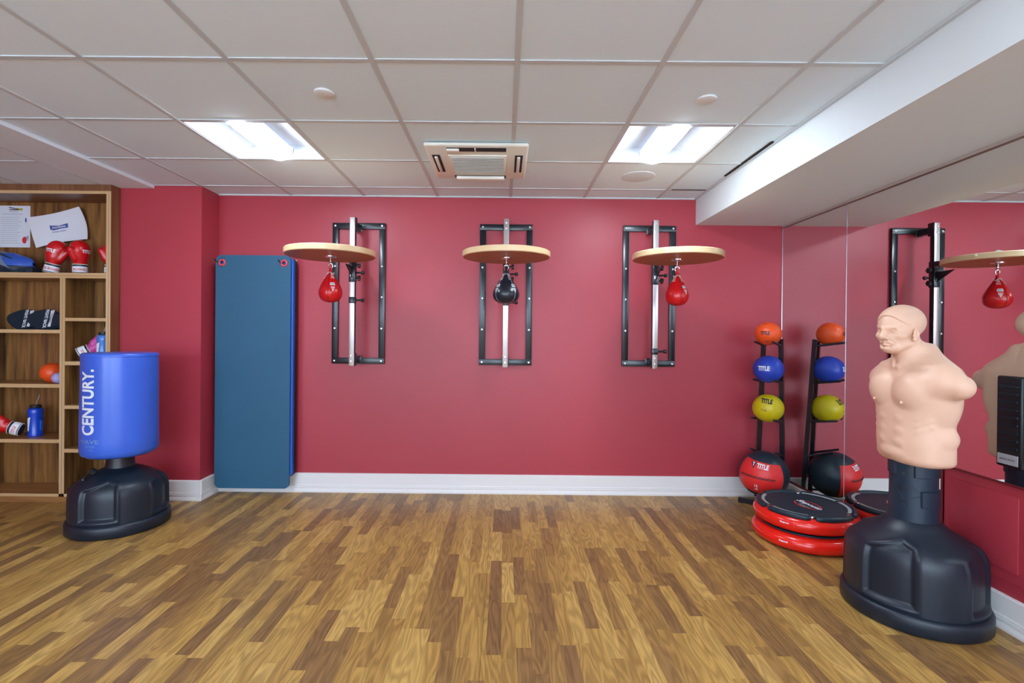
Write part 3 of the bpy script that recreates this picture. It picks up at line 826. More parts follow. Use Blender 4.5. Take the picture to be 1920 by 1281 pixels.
# ---- blue bag on the left
t = thing('punching_bag', 'blue free-standing punching bag on a black moulded base in front of the shelving', 'punching bag', (-2.63, 3.42, 0), math.radians(70))
base = free_base(t, 0.085, 0.405, 0.30)
b = B().lathe([(0.0, 0.39), (0.088, 0.39), (0.082, 0.44), (0.078, 0.52), (0, 0.52)], n=48)
obj('neck', b, M['black_plastic'], t)
b = B().lathe([(0, 0), (0.022, 0), (0.022, 0.018), (0.016, 0.022), (0.016, 0.032), (0, 0.032)], n=14, c=(0, 0, 0))
b.tube([(0.02, 0, 0.01), (0.045, 0.012, 0.004), (0.06, 0.03, 0.0), (0.07, 0.045, 0.008)], 0.006, 8)
b.xf(Matrix.Translation((-0.028 + 0.0, -0.0, 0.0)))
a = math.radians(232 - 70)
b.xf(Matrix.Translation((0.17 * math.cos(a), 0.17 * math.sin(a), 0.372)) @ Matrix.Rotation(a, 4, 'Z') @ Matrix.Rotation(0.45, 4, 'Y'))
obj('filler_cap', b, M['black_plastic'], t)
# cylinder bag, slightly leaning
Rb = 0.219
pf = [(0, 0.486), (0.15, 0.486), (0.19, 0.492), (0.212, 0.506), (0.221, 0.530), (0.2205, 0.60), (0.219, 0.80), (0.217, 1.0), (0.216, 1.145), (0.2155, 1.158), (0.2185, 1.160), (0.2185, 1.168), (0.213, 1.178), (0.20, 1.182), (0, 1.184)]
b = B().lathe(pf, n=96, disp=lambda t_, r, z: 0.0012 * math.sin(3 * t_ + 9 * z) * (1 if 0.52 < z < 1.14 else 0))
bag = obj('padded_bag', b, M['blue_vinyl'], t, 40)
LEAN = Matrix.Translation((0, 0, 0.5)) @ Matrix.Rotation(0.0, 4, 'X') @ Matrix.Translation((0, 0, -0.5))
def bagfn(th0, z0, rot):
    """text on the bag; x along reading direction"""
    th0 -= math.radians(70)
    def fn(x, y):
        if rot: du, dz = y, x   # reads upward, letter tops to the left
        else: du, dz = x, y
        th = th0 + ((-du) if rot else du) / 0.219
        r = 0.2205 + (0.0005 if z0 + dz > 0.95 else 0.0022)
        r = 0.2215
        return (r * math.cos(th), r * math.sin(th), z0 + dz)
    return fn
BAG_T = (math.radians(256.5), math.radians(263))
decal('lettering', text2d('CENTURY.', 0.098, 0.03, 0.705, 0.02), bagfn(BAG_T[0], 0.868, True), M['white_print'], t, 'white lettering running up the bag')
decal('small_lettering', merge2(off2(text2d('WAVE', 0.026, 0.0, 1.5, 0.012), 0, 0.02), off2(text2d('MASTER', 0.014, 0.0, 1.6, 0.012), 0, -0.012), off2(text2d('TRAINING', 0.009, 0.0, 1.5, 0.012), 0, -0.034)), bagfn(BAG_T[0], 0.592, False), M['green_print'], t)

# ---- torso dummy on the right (faces -x; local +x is its front)
t = thing('torso_dummy', 'flesh coloured male torso punching dummy on a black moulded base', 'training dummy', (2.022, 2.455, 0), PI)
free_base(t, 0.10, 0.452, 0.335)
b = B().lathe([(0, 0.44), (0.101, 0.44), (0.0985, 0.50), (0.096, 0.56), (0.096, 0.74), (0, 0.74)], n=64)
post = obj('post', b, M['post_plastic'], t)
# raised bands on the post
def band(a0, a1, z0, z1, th, name='raised_band'):
    b = B(); n = 24; vi = []; v = []; f = []
    R0 = 0.0955; R1 = 0.0955 + th
    for k in range(n + 1):
        a = math.radians(a0 + (a1 - a0) * k / n); e = 0.6 if k in (0, n) else 1
        for r, z in ((R0, z0), (R1, z0 + 0.003), (R1, z1 - 0.003), (R0, z1)):
            rr = R0 if k in (0, n) else r
            v.append((rr * math.cos(a), rr * math.sin(a), z))
    for k in range(n):
        for i in range(3): f.append((4 * k + i, 4 * k + i + 1, 4 * k + 4 + i + 1, 4 * k + 4 + i))
    b.add(v, f); obj(name, b, M['post_plastic'], post, 30)
band(50, 175, 0.665, 0.735, 0.006); band(66, 175, 0.525, 0.605, 0.008); band(-175, 10, 0.665, 0.735, 0.006)
for z, a in ((0.68, 30), (0.535, 30)):
    a = math.radians(a); nx, ny = math.cos(a), math.sin(a)
    o = obj('peg_hole', B().lathe([(0, 0), (0.006, 0), (0.009, 0.002), (0.009, -0.006)], n=16), M['dark'], post)
    o.matrix_local = Matrix.Translation((0.0965 * nx, 0.0965 * ny, z)) @ Vector((nx, ny, 0)).to_track_quat('Z', 'Y').to_matrix().to_4x4()
a0 = math.radians(38)
def postfn(x, y):
    th = a0 + x / 0.097; return (0.0978 * math.cos(th), 0.0978 * math.sin(th), 0.603 + y)
decal('moulded_lettering', text2d('CENTURY', 0.016, 0.0, 1.2, 0.01), postfn, M['black_plastic'], post)
b = B()
for pq in (((-0.05, -0.012), (0.0, 0.05), (0.055, -0.012)), ((-0.05, 0.012), (-0.01, -0.05), (0.055, -0.022))):
    for (x0_, y0_), (x1_, y1_) in zip(pq, pq[1:]):
        b.tube([postfn(x0_ + (x1_ - x0_) * k / 8 - 0.005, y0_ + (y1_ - y0_) * k / 8) for k in range(9)], 0.0012, 5)
obj('moulded_mark', b, M['post_plastic'], post)

def trunk(P):
    a, bb, z = P
    zz = [0.66, 0.72, 0.76, 0.84, 0.92, 0.98, 1.04, 1.10, 1.15, 1.19, 1.225, 1.26, 1.34]
    ly = [0.160, 0.168, 0.172, 0.172, 0.168, 0.180, 0.198, 0.204, 0.195, 0.165, 0.115, 0.070, 0.05]
    fa = [0.090, 0.106, 0.115, 0.122, 0.122, 0.122, 0.118, 0.112, 0.098, 0.082, 0.066, 0.055, 0.05]
    ba = [0.104, 0.104, 0.104, 0.102, 0.102, 0.104, 0.106, 0.108, 0.104, 0.094, 0.078, 0.065, 0.05]
    L_ = np.interp(z, zz, ly); FA = np.interp(z, zz, fa); BA = np.interp(z, zz, ba)
    ra = np.where(a > 0, FA, BA); p = np.where(a > 0, 2.35, 3.4)
    q = (np.abs(a / ra)**p + np.abs(bb / L_)**p)**(1 / p)
    d = (q - 1) * np.minimum(ra, L_) * 0.9
    d = smax(d, 0.722 - z, 0.035)
    d = smax(d, z - 1.30, 0.02)
    return d
def dummy(P):
    a, b_, z = P; s = np.abs(b_)
    Q = (a, s, z)
    d = trunk(P)
    # shoulders (cut off upper arms) and trapezius
    d = smin(d, cap(Q, (0.0, 0.150, 1.135), (-0.014, 0.230, 1.116), 0.070, 0.054), 0.035)
    d = smin(d, cap(Q, (-0.025, 0.035, 1.245), (-0.02, 0.165, 1.175), 0.050, 0.034), 0.05)
    # pectorals
    d = smin(d, ell(Q, (0.082, 0.076, 1.075), (0.058, 0.086, 0.088)), 0.016)
    d = smin(d, cap(Q, (0.07, 0.10, 1.10), (0.02, 0.185, 1.125), 0.05, 0.048), 0.03)
    # ribs / side muscles
    for k in range(3):
        d = smin(d, cap(Q, (0.085, 0.118, 0.955 - 0.032 * k), (0.045, 0.155, 0.985 - 0.032 * k), 0.010, 0.009), 0.010)
    d = smin(d, ell(Q, (-0.02, 0.13, 1.02), (0.07, 0.055, 0.09)), 0.03)
    d = smin(d, ell(Q, (-0.03, 0.150, 0.865), (0.05, 0.030, 0.040)), 0.02)
    # abdominals
    for k, zc in enumerate((0.945, 0.888, 0.832)):
        d = smin(d, ell(Q, (0.094, 0.044, zc), (0.0290, 0.043, 0.031)), 0.006)
    d = smin(d, ell(Q, (0.094, 0.0, 0.778), (0.032, 0.085, 0.034)), 0.008)
    # collar bones, sternum notch, neck
    d = smin(d, cap(Q, (0.068, 0.018, 1.183), (0.040, 0.150, 1.196), 0.012, 0.012), 0.02)
    nk = cap(Q, (0.012, 0, 1.17), (0.055, 0, 1.33), 0.066, 0.060)
    d = smin(d, nk, 0.035)
    d = smin(d, cap(Q, (0.088, 0.012, 1.195), (0.045, 0.052, 1.31), 0.011, 0.014), 0.018)
    # head, turned a touch to its left
    an = math.radians(17); ca, sa = math.cos(an), math.sin(an)
    ax, ay = a - 0.075, b_
    ha = ca * ax + sa * ay + 0.075; hb = -sa * ax + ca * ay
    hs = np.abs(hb); H = (ha, hs, z)
    sk = ell(H, (0.064, 0, 1.406), (0.107, 0.079, 0.084))
    fc = ell(H, (0.108, 0, 1.352), (0.073, 0.062, 0.096))
    h = smin(sk, fc, 0.03)
    h = smin(h, ell(H, (0.142, 0.0, 1.288), (0.036, 0.036, 0.028)), 0.018)         # chin
    h = smin(h, cap(H, (0.134, 0.030, 1.287), (0.058, 0.063, 1.322), 0.016, 0.018), 0.016)  # jaw
    h = smin(h, ell(H, (0.134, 0.048, 1.344), (0.028, 0.018, 0.017)), 0.016)       # cheek bones
    h = smax(h, -ell(H, (0.190, 0.032, 1.3655), (0.037, 0.025, 0.0155)), 0.006)      # eye sockets
    h = smin(h, cap(H, (0.177, 0.008, 1.380), (0.148, 0.050, 1.393), 0.0105, 0.0075), 0.005)  # brows
    h = smin(h, ell(H, (0.151, 0.032, 1.3625), (0.015, 0.0145, 0.0105)), 0.001)      # eyeballs
    h = smin(h, cap(H, (0.167, 0.017, 1.3690), (0.151, 0.049, 1.3680), 0.0042), 0.001)  # lids
    h = smin(h, cap(H, (0.165, 0.018, 1.3535), (0.150, 0.047, 1.3550), 0.0034), 0.002)
    h = smin(h, cap(H, (0.172, 0, 1.380), (0.196, 0, 1.338), 0.0095, 0.0125), 0.007)  # nose
    h = smin(h, ell(H, (0.182, 0.014, 1.331), (0.012, 0.009, 0.008)), 0.004)
    h = smin(h, ell(H, (0.152, 0, 1.308), (0.027, 0.034, 0.020)), 0.010)           # muzzle
    h = smax(h, -cap(H, (0.178, 0.020, 1.326), (0.160, 0.037, 1.304), 0.0035), 0.005)  # cheek fold
    h = smin(h, cap(H, (0.1790, 0, 1.3135), (0.163, 0.026, 1.3050), 0.0056, 0.0034), 0.002)
    h = smin(h, cap(H, (0.1770, 0, 1.3005), (0.163, 0.023, 1.3000), 0.0062, 0.0032), 0.002)
    h = smax(h, -cap(H, (0.189, 0, 1.3072), (0.163, 0.031, 1.2985), 0.0042), 0.0015)
    h = smax(h, -cap(H, (0.180, 0, 1.2895), (0.168, 0.020, 1.291), 0.0055), 0.005)
    # short hair cap with an edge on the forehead
    hair = ell(H, (0.064, 0, 1.410), (0.1165, 0.0840, 0.0870))
    line = (1.430 - (0.165 - ha) * 0.66) - z + 0.009 * np.cos(hb * 40)
    hair = smax(hair, line, 0.002)
    h = smin(h, hair, 0.001)
    # ear
    er = smin(ell(H, (0.086, 0.0815, 1.352), (0.0185, 0.0095, 0.031)), ell(H, (0.093, 0.078, 1.327), (0.010, 0.009, 0.012)), 0.004)
    er = smax(er, -ell(H, (0.0895, 0.0935, 1.355), (0.0110, 0.0110, 0.020)), 0.001)
    er = smin(er, cap(H, (0.104, 0.078, 1.343), (0.093, 0.0815, 1.359), 0.0038), 0.001)
    er = smin(er, cap(H, (0.084, 0.083, 1.370), (0.080, 0.083, 1.345), 0.0030), 0.001)
    h = smin(h, er, 0.002)
    d = smin(d, h, 0.010)
    # nipples
    d = smin(d, ell(Q, (0.136, 0.085, 1.025), (0.006, 0.006, 0.006)), 0.004)
    # flat rear flange around the plastic back
    d = smax(d, -(a + 0.098), 0.010)
    return d
gxs = np.concatenate([rng(-0.125, 0.125, 0.005), rng(0.128, 0.212, 0.003)])
gys = np.concatenate([rng(-0.30, -0.118, 0.006), rng(-0.113, 0.113, 0.0028), rng(0.118, 0.30, 0.006)])
gzs = np.concatenate([rng(0.70, 1.25, 0.005), rng(1.2525, 1.515, 0.0026)])
torso = sdf_obj('torso', dummy, gxs, gys, gzs, M['skin'], t, relax=1)
torso['label'] = 'flesh coloured bare chest and head'
# black ribbed back plate with a label, seen in the mirror
b = B().box(-0.122, -0.095, -0.062, 0.062, 0.70, 1.15, 0.01, 3)
bp = obj('back_plate', b, M['black_plastic'], t)
b = B()
for k in range(9):
    b = B(); b.box(-0.128, -0.120, -0.048, 0.048, 0.79 + k * 0.038, 0.802 + k * 0.038, 0.003)
    obj('rib', b, M['post_plastic'], bp)
b = B().box(-0.1245, -0.1215, -0.05, 0.05, 0.715, 0.765)
lb = obj('warning_label', b, M['white_print'], bp, 0)
decal('label_print', text2d('CENTURY BOXING', 0.009, 0.01, 0.7), lambda x, y: (-0.1250, -x, 0.74 + y), M['dark_print'], lb)

# ================================================================== MEDICINE BALL RACK
t = thing('ball_rack', 'black steel medicine ball rack standing in the corner by the mirror', 'ball rack', (2.14, 4.0, 0))
O = Vector((2.14, 4.0, 0))
def rl(x, y, z): return Vector((x, y, z)) - O
RT = [(2.185, 3.935), (2.095, 4.025)]; RB = [(2.225, 3.985), (2.095, 4.108)]
RT[0] = (2.180, 3.930); RB[0] = (2.236, 3.975)
for (a, c), (d, e), zt in zip(RT, RB, (1.315, 1.30)):
    p = rl(d, e, 0.02); q = rl(a, c, zt)
    obj('upright', B().bar(p, q, 0.030, 0.030, up=(0.7, 0.7, 0)), M['black_steel'], t)
def at_up(k, z):
    a, c = RT[k]; d, e = RB[k]; f = (z - 0.02) / 1.29
    return Vector((d + (a - d) * f, e + (c - e) * f, z))
PZ = [1.262, 0.968, 0.662, 0.387, 0.080]
for j, z in enumerate(PZ):
    for k in (0, 1):
        L_ = 0.20 if j < 3 else 0.19
        p = at_up(k, z); dirv = Vector((-0.69, -0.69, 0.30 if j == 3 else 0.15))
        q = p + dirv * (L_ + 0.0)
        b = B().tube([p - O, q - O], 0.0085, 12)
        obj('prong', b, M['black_steel'], t)
b = B().bar(rl(1.905, 4.02, 0.02), rl(2.21, 3.775, 0.02), 0.035, 0.038)
obj('foot_bar', b, M['black_steel'], t)
b = B().bar(rl(2.16, 4.05, 0.02), rl(2.05, 3.90, 0.02), 0.05, 0.036)
obj('foot_bar', b, M['black_steel'], t)
b = B().bar(rl(2.225, 3.985, 0.03), rl(2.095, 4.108, 0.03), 0.03, 0.04)
b.bar(at_up(0, 0.66) - O, at_up(1, 0.66) - O, 0.012, 0.02)
obj('cross_tie', b, M['black_steel'], t)

def med_ball(c, r, m, sq, label, texts, name='medicine_ball'):
    t = thing(name, label, 'medicine ball', c, 0, 'medicine balls on the corner rack')
    body = obj('ball_shell', B().sphere((0, 0, 0), r, 56, 28, sq), m, t, 60)
    C_ = Vector(c); view = (Vector((0, 0, 1.334)) - C_); view.z = 0; view.normalize()
    for (txt, size, ux, vz, mm, sx, bold, rot, nm) in texts:
        ang = math.atan2(view.y, view.x) + ux
        n = Vector((math.cos(ang), math.sin(ang), 0)); u = Vector((-n.y, n.x, 0)) ; v = Vector((0, 0, 1))
        vf = text2d(txt, size, bold, sx, 0.012)
        vf = off2(vf, 0, vz, rot)
        fn = projector(body, n * (r * 1.5), u, v, -n, 0.0012)
        decal(nm, vf, fn, mm, t)
    # moulded equator line
    return t, body
# orientation: u = +90deg of n -> appears to the right from the camera
med_ball((2.071, 3.912, 1.357), 0.094, M['orange_rubber'], (1.03, 1.03, 0.97), 'orange rubber medicine ball on top of the rack', [('TITLE', 0.028, -0.22, 0.004, M['navy_print'], 0.72, 0.05, 0.0, 'lettering'), ('6 LBS', 0.010, -0.15, -0.060, M['navy_print'], 1.0, 0.02, -0.05, 'weight_mark'), ('performance', 0.008, -0.30, 0.074, M['navy_print'], 1.0, 0.01, 0.05, 'small_lettering')])
med_ball((2.077, 3.918, 1.078), 0.109, M['blue_rubber'], (1.02, 1.02, 0.98), 'blue rubber medicine ball on the second tier of the rack', [('TITLE', 0.036, -0.30, 0.010, M['white_print'], 0.72, 0.05, 0.0, 'lettering')])
med_ball((2.080, 3.920, 0.772), 0.111, M['yellow_rubber'], (1.02, 1.02, 0.98), 'yellow rubber medicine ball on the third tier of the rack', [('TITLE', 0.034, -0.10, 0.062, M['navy_print'], 0.74, 0.05, -0.10, 'lettering'), ('10 LBS', 0.013, -0.26, -0.005, M['dark_print'], 0.9, 0.0, -0.10, 'weight_mark')])

# big wall ball
C_ = Vector((2.038, 3.895, 0.262)); R = 0.176
t = thing('medicine_ball', 'large black and red padded medicine ball at the foot of the rack', 'medicine ball', C_, 0, 'medicine balls on the corner rack')
body = obj('ball_shell', B().sphere((0, 0, 0), R, 64, 32, (1.02, 1.02, 0.99)), M['black_vinyl'], t, 60)
view = Vector((-C_.x, -C_.y, 0)).normalized(); va = math.atan2(view.y, view.x) - 0.18
def sp(lon, zr, k=1.0):
    """lon from facing direction (+ right seen from camera), zr = z/R"""
    lon2 = va + lon; cr = math.sqrt(max(0, 1 - zr * zr)); tilt = 0.0
    return (R * 1.02 * k * cr * math.cos(lon2), R * 1.02 * k * cr * math.sin(lon2), R * 0.99 * k * zr)
b = B(); n, m_ = 40, 24; v = []; f = []
for i in range(n + 1):
    for j in range(m_ + 1):
        lon = -1.02 + 2.04 * i / n; zz_ = -0.70 + 1.38 * j / m_ - 0.10 * math.sin(lon)
        k = 1.012 if (0 < i < n and 0 < j < m_) else 0.998
        v.append(sp(lon, zz_, k))
for i in range(n):
    for j in range(m_): f.append((i * (m_ + 1) + j, (i + 1) * (m_ + 1) + j, (i + 1) * (m_ + 1) + j + 1, i * (m_ + 1) + j + 1))
b.add(v, f); panel = obj('front_panel', b, M['red_vinyl'], t, 60, 'red padded panel with lettering and black lacing')
b = B()
for ph in (0, PI):
    b.tube([sp(-0.78 + 1.40 * k / 160, 0.085 - 0.105 * k / 160 + 0.036 * math.sin(ph + k / 160 * 9 * PI), 1.024) for k in range(161)], 0.0026, 5)
obj('lacing', b, M['black_plastic'], t)
for s in range(4):
    lon = 1.5 + s * 1.05
    obj('seam', B().tube([sp(lon, -0.93 + 1.86 * k / 20, 1.001) for k in range(21)], 0.0012, 5), M['black_plastic'], t)
nn = Vector((math.cos(va), math.sin(va), 0)); uu = Vector((-nn.y, nn.x, 0))
fn = projector(panel, nn * 0.3, uu, (0, 0, 1), -nn, 0.0015)
decal('lettering', off2(text2d('TITLE', 0.034, 0.04, 0.72, 0.012), 0.022, 0.088, -0.12), fn, M['white_print'], t)
decal('triangle_badge', poly2d([(-0.058, 0.116), (-0.022, 0.112), (-0.042, 0.068)], 0.012), fn, M['navy_print'], t)
fn2 = projector(panel, nn * 0.3, uu, (0, 0, 1), -nn, 0.0025)
decal('badge_letter', off2(text2d('T', 0.024, 0.06, 0.8, 0.012), -0.041, 0.099, -0.10), fn2, M['white_print'], t)
decal('weight_mark', merge2(off2(text2d('16', 0.024, 0.03, 0.9, 0.012), -0.02, -0.058), off2(text2d('LBS', 0.013, 0.02, 0.9, 0.012), -0.02, -0.085)), fn, M['white_print'], t)

# ================================================================== INFLATABLE REBOUNDERS
def rebounder(x, y, z, R, label, top, rz=0.0):
    t = thing('step_trampoline', label, 'step trampoline', (x, y, z), rz, 'stacked step trampolines')
    r = 0.052; b = B(); n = 96; mseg = 24; v = []; f = []
    for i in range(n):
        a = 2 * PI * i / n
        for j in range(mseg):
            c = 2 * PI * j / mseg
            rr = (R - r) + r * math.cos(c) ; zz_ = r + (r * 0.93) * math.sin(c)
            v.append((rr * math.cos(a), rr * math.sin(a), zz_))
    for i in range(n):
        for j in range(mseg):
            f.append((i * mseg + j, ((i + 1) % n) * mseg + j, ((i + 1) % n) * mseg + (j + 1) % mseg, i * mseg + (j + 1) % mseg))
    b.add(v, f); obj('inflated_ring', b, M['red_pvc'], t, 80)
    # black base disc
    b = B().lathe([(0, 0.0), (R - 0.045, 0.0), (R - 0.035, 0.008), (R - 0.035, 0.012), (0, 0.012)], n=72)
    obj('base_disc', b, M['black_plastic'], t)
    # welded label on the ring
    a0 = math.radians(218)
    def fn(xx, yy):
        a = a0 + xx / (R + 0.001); c = math.radians(8) + yy / r
        rr = (R - r) + (r + 0.0015) * math.cos(c)
        return (rr * math.cos(a), rr * math.sin(a), r + (r + 0.0015) * 0.93 * math.sin(c))
    decal('ring_lettering', text2d('Stepout', 0.015, 0.03, 1.1, 0.01), fn, M['white_print'], t)
    obj('weld_mark', B().tube([fn(0.055 + 0.004 * math.sin(k), -0.018 + 0.036 * k / 6) for k in range(7)], 0.0015, 5), M['grommet'], t)
    zt = 0.100
    b = B().lathe([(0, zt), (R - 0.07, zt), (R - 0.055, zt + 0.002), (R - 0.055, zt + 0.010), (0, zt + 0.012)], n=72)
    dk = obj('jump_mat', b, M['tramp_top'], t)
    if top:
        b2 = B()
        for k in range(6):
            a1 = math.radians(8 + 60 * k + 3.2); a2 = math.radians(8 + 60 * (k + 1) - 3.2)
            pts = [((R - 0.034) * math.cos(a), (R - 0.034) * math.sin(a), zt + 0.006) for a in np.linspace(a1, a2, 18)]
            obj('edge_padding', B().tube(pts, [0.010] + [0.0175] * 16 + [0.010], 12), M['black_vinyl'], t, 60)
            if k not in (1, 4):
                bb = B(); v = []; f = []
                for q, a in enumerate(np.linspace(a1 + 0.03, a2 - 0.03, 18)):
                    for rr, hh in ((R - 0.052, 0.0175), (R - 0.072, 0.0155)): v.append((rr * math.cos(a), rr * math.sin(a), zt + hh))
                bb.add(v, [(2 * q, 2 * q + 1, 2 * q + 3, 2 * q + 2) for q in range(17)])
                obj('reflective_band', bb, M['grey_band'], t, 0)
            am = math.radians(8 + 60 * k)
            obj('strap_buckle', B().box(R - 0.065, R - 0.038, -0.010, 0.010, zt + 0.002, zt + 0.016, 0.003).xf(Matrix.Rotation(am, 4, 'Z')), M['chrome'], t)
        # logo
        ct, st = math.cos(LOGO), math.sin(LOGO)
        def lf(xx, yy): return (0.012 + xx * ct - yy * st, -0.022 + xx * st + yy * ct, zt + 0.0135)
        v = []; f = []
        arcs = []
        for (s0, s1) in ((200, 345), (20, 165)):
            pts = []; n_ = 30
            for q in range(n_ + 1):
                a = math.radians(s0 + (s1 - s0) * q / n_); w = 0.006 + 0.006 * math.sin(PI * q / n_)
                pts.append((0.088 * math.cos(a), 0.054 * math.sin(a) - 0.006, 1 + w / 0.06))
            vv = []
            for X_, Y_, k in pts: vv += [(X_, Y_), (X_ * k, Y_ * k)]
            arcs.append((vv, [(2 * q, 2 * q + 1, 2 * q + 3, 2 * q + 2) for q in range(n_)]))
        decal('logo_swoosh', merge2(*arcs), lf, M['red_print'], t)
        def lf2(xx, yy): return (0.012 + xx * ct - yy * st, -0.022 + xx * st + yy * ct, zt + 0.0145)
        decal('logo_lettering', merge2(off2(text2d('Stepouto', 0.056, 0.045, 0.95, None, 0.25), 0, 0.002), off2(text2d('PERFORMANCE', 0.010, 0.0, 1.0), 0.01, -0.042), off2(text2d('TRAINER', 0.008, 0.0, 1.0), 0.01, -0.058)), lf2, M['white_print'], t)
    return t
LOGO = math.radians(-80)
rebounder(2.000, 3.298, 0.0, 0.315, 'red inflatable step trampoline, lower of the two stacked', False)
rebounder(2.005, 3.305, 0.1140, 0.308, 'red inflatable step trampoline with black logo top, upper of the two stacked', True, 0.0)

# ================================================================== SHELVING
CXL, CXR = -4.14, -3.03
FY, BY = 3.83, 4.11
t = thing('shelving_unit', 'brown wood built-in shelving unit with pale edges against the left wall', 'shelving', (-3.6, FY, 0))
def cab(name, x0, x1, y0, y1, z0, z1, m, par=None, label=None):
    o = obj(name, B().box(x0 + 3.6, x1 + 3.6, y0 - FY, y1 - FY, z0, z1), m, par or t, 0, label); return o
def edged(name, x0, x1, z0, z1, m, y0=FY, y1=BY, v=False):
    o = cab(name, x0, x1, y0 + 0.004, y1, z0, z1, m)
    cab('edge_band', x0, x1, y0, y0 + 0.004, z0, z1, M['edge_wood_v'] if v else M['edge_wood'], o)
    return o
CXF = XL + 0.03
cab('back_panel', CXF, CXR, BY, BY + 0.01, 0.048, 2.45, M['back_wood'])
edged('divider', CXL - 0.02, CXL + 0.02, 0.048, 1.732, M['back_wood'], v=True)
o = edged('side_panel', -3.0665, -3.032, 0.0, 2.404, M['side_wood'], v=True)
cab('groove', -3.0485, -3.0465, FY - 0.0006, FY, 0.0, 2.404, M['side_wood'], o)
o = edged('divider', -3.420, -3.381, 0.048, 1.732, M['back_wood'], v=True)
cab('groove', -3.4015, -3.3995, FY - 0.0006, FY, 0.048, 1.732, M['side_wood'], o)
cab('header', CXF, CXR - 0.002, FY + 0.002, BY, 2.404, LOWC - 0.001, M['side_wood'])
edged('top_board', CXF, -3.0665, 2.382, 2.404, M['side_wood'])
o = edged('shelf', CXF, -3.0665, 1.732, 1.773, M['shelf_wood'])
cab('groove', CXF, -3.0665, FY - 0.0006, FY, 1.750, 1.752, M['side_wood'], o)
for z0, z1 in ((1.307, 1.334), (0.887, 0.915), (0.461, 0.488)):
    edged('shelf', CXL + 0.02, -3.420, z0, z1, M['shelf_wood'], FY + 0.002)
for z0, z1 in ((1.402, 1.427), (1.062, 1.091), (0.725, 0.752), (0.388, 0.417)):
    edged('shelf', -3.381, -3.0665, z0, z1, M['shelf_wood'], FY + 0.002)
edged('bottom_board', CXF, -3.0665, 0.048, 0.069, M['shelf_wood'])
cab('toe_board', CXF, -3.032, FY + 0.012, FY + 0.03, 0.0, 0.048, M['shelf_wood'])

# ---- pinned sheet of instructions
def yz(name): pass
YSH = BY - 0.004
t = thing('instruction_sheet', 'white printed instruction sheet pinned at the back of the top shelf', 'poster', (-4.036, YSH, 2.010))
obj('sheet', B().box(-0.165, 0.122, -0.001, 0.001, 0.0, 0.343), M['paper'], t, 0)
sf = lambda x, y: (x, -0.0018, y)
lines = []
for k in range(13):
    z = 0.245 - k * 0.0175; w = 0.13 + 0.05 * random.random()
    if z < 0.015: break
    lines.append(poly2d([(-0.12, z), (-0.12 + w * 1.05, z), (-0.12 + w * 1.05, z + 0.0025), (-0.12, z + 0.0025)]))
decal('text_lines', merge2(*lines), sf, M['grey_print'], t)
decal('heading', off2(text2d('Gloves, Wraps & Training Accessories', 0.0165, 0.0, 0.60), -0.025, 0.274), sf, M['grey_print'], t)
decal('logo_dark', merge2(poly2d([(-0.06, 0.333), (0.005, 0.322), (0.02, 0.314), (-0.045, 0.322)]), poly2d([(-0.052, 0.313), (0.03, 0.315), (0.03, 0.306), (-0.052, 0.307)]), off2(text2d('BOXING ACCESSORIES', 0.006, 0.0, 0.8), -0.012, 0.294)), sf, M['dark_print'], t)
decal('logo_olive', poly2d([(0.008, 0.324), (0.062, 0.322), (0.058, 0.303), (0.012, 0.306)]), sf, M['yellow_print'], t)
decal('bottle_picture', poly2d([(0.087 + 0.0065 * math.cos(q) , 0.224 + 0.020 * math.sin(q)) for q in np.linspace(0, 2 * PI, 17)[:-1]]), sf, M['blue_print'], t)
decal('glove_picture', poly2d([(0.078 + 0.021 * math.cos(q) * (1 if math.cos(q) < 0 else 0.75), 0.060 + 0.028 * math.sin(q)) for q in np.linspace(0, 2 * PI, 21)[:-1]]), sf, M['red_print'], t)
decal('glove_picture_cuff', poly2d([(0.084, 0.086), (0.108, 0.098), (0.112, 0.088), (0.104, 0.05), (0.099, 0.06)]), sf, M['grey_print'], t)

# ---- white towel
P4 = [(-3.836, 4.085, 1.888)]
t = thing('towel', 'white towel with a blue logo hung across the back of the top shelf', 'towel', (-3.60, 4.08, 1.80))
def towel_pt(u, w):
    # corners from the photograph's proportions, metres in the plane of the shelf back
    bl = Vector((-0.220, 0.200)); br = Vector((0.191, 0.278)); tl = Vector((-0.291, 0.448)); tr = Vector((0.122, 0.541))
    p = (bl * (1 - u) + br * u) * (1 - w) + (tl * (1 - u) + tr * u) * w
    p.x += 0.018 * math.sin(PI * w) * u; p.y += 0.010 * math.sin(PI * u) * (1 - w) - 0.012 * math.sin(PI * u) * w
    y = -0.018 - 0.010 * math.sin(4 * u + 1.0) * math.sin(2.5 * w + 0.5)
    return p.x, y, p.y
b = B(); n, m_ = 36, 22; v = []; f = []
for s in (0, 0.005):
    for i in range(n + 1):
        for j in range(m_ + 1):
            x, y, z = towel_pt(i / n, j / m_); v.append((x, y + s, z))
K = (n + 1) * (m_ + 1)
for s in (0, K):
    for i in range(n):
        for j in range(m_):
            q = (s + i * (m_ + 1) + j, s + (i + 1) * (m_ + 1) + j, s + (i + 1) * (m_ + 1) + j + 1, s + i * (m_ + 1) + j + 1); f.append(q if s == 0 else q[::-1])
ring = [i * (m_ + 1) for i in range(n + 1)] + [n * (m_ + 1) + j for j in range(1, m_ + 1)] + [i * (m_ + 1) + m_ for i in range(n - 1, -1, -1)] + [j for j in range(m_ - 1, 0, -1)]
for a, c in zip(ring, ring[1:] + ring[:1]): f.append((a, c, c + K, a + K))
b.add(v, f); tw = obj('cloth', b, M['towel'], t, 50)
fn = projector(tw, (-0.035, -0.3, 0.362), (1, 0, 0.2), (-0.2, 0, 1), (0, 1, 0), 0.0012)
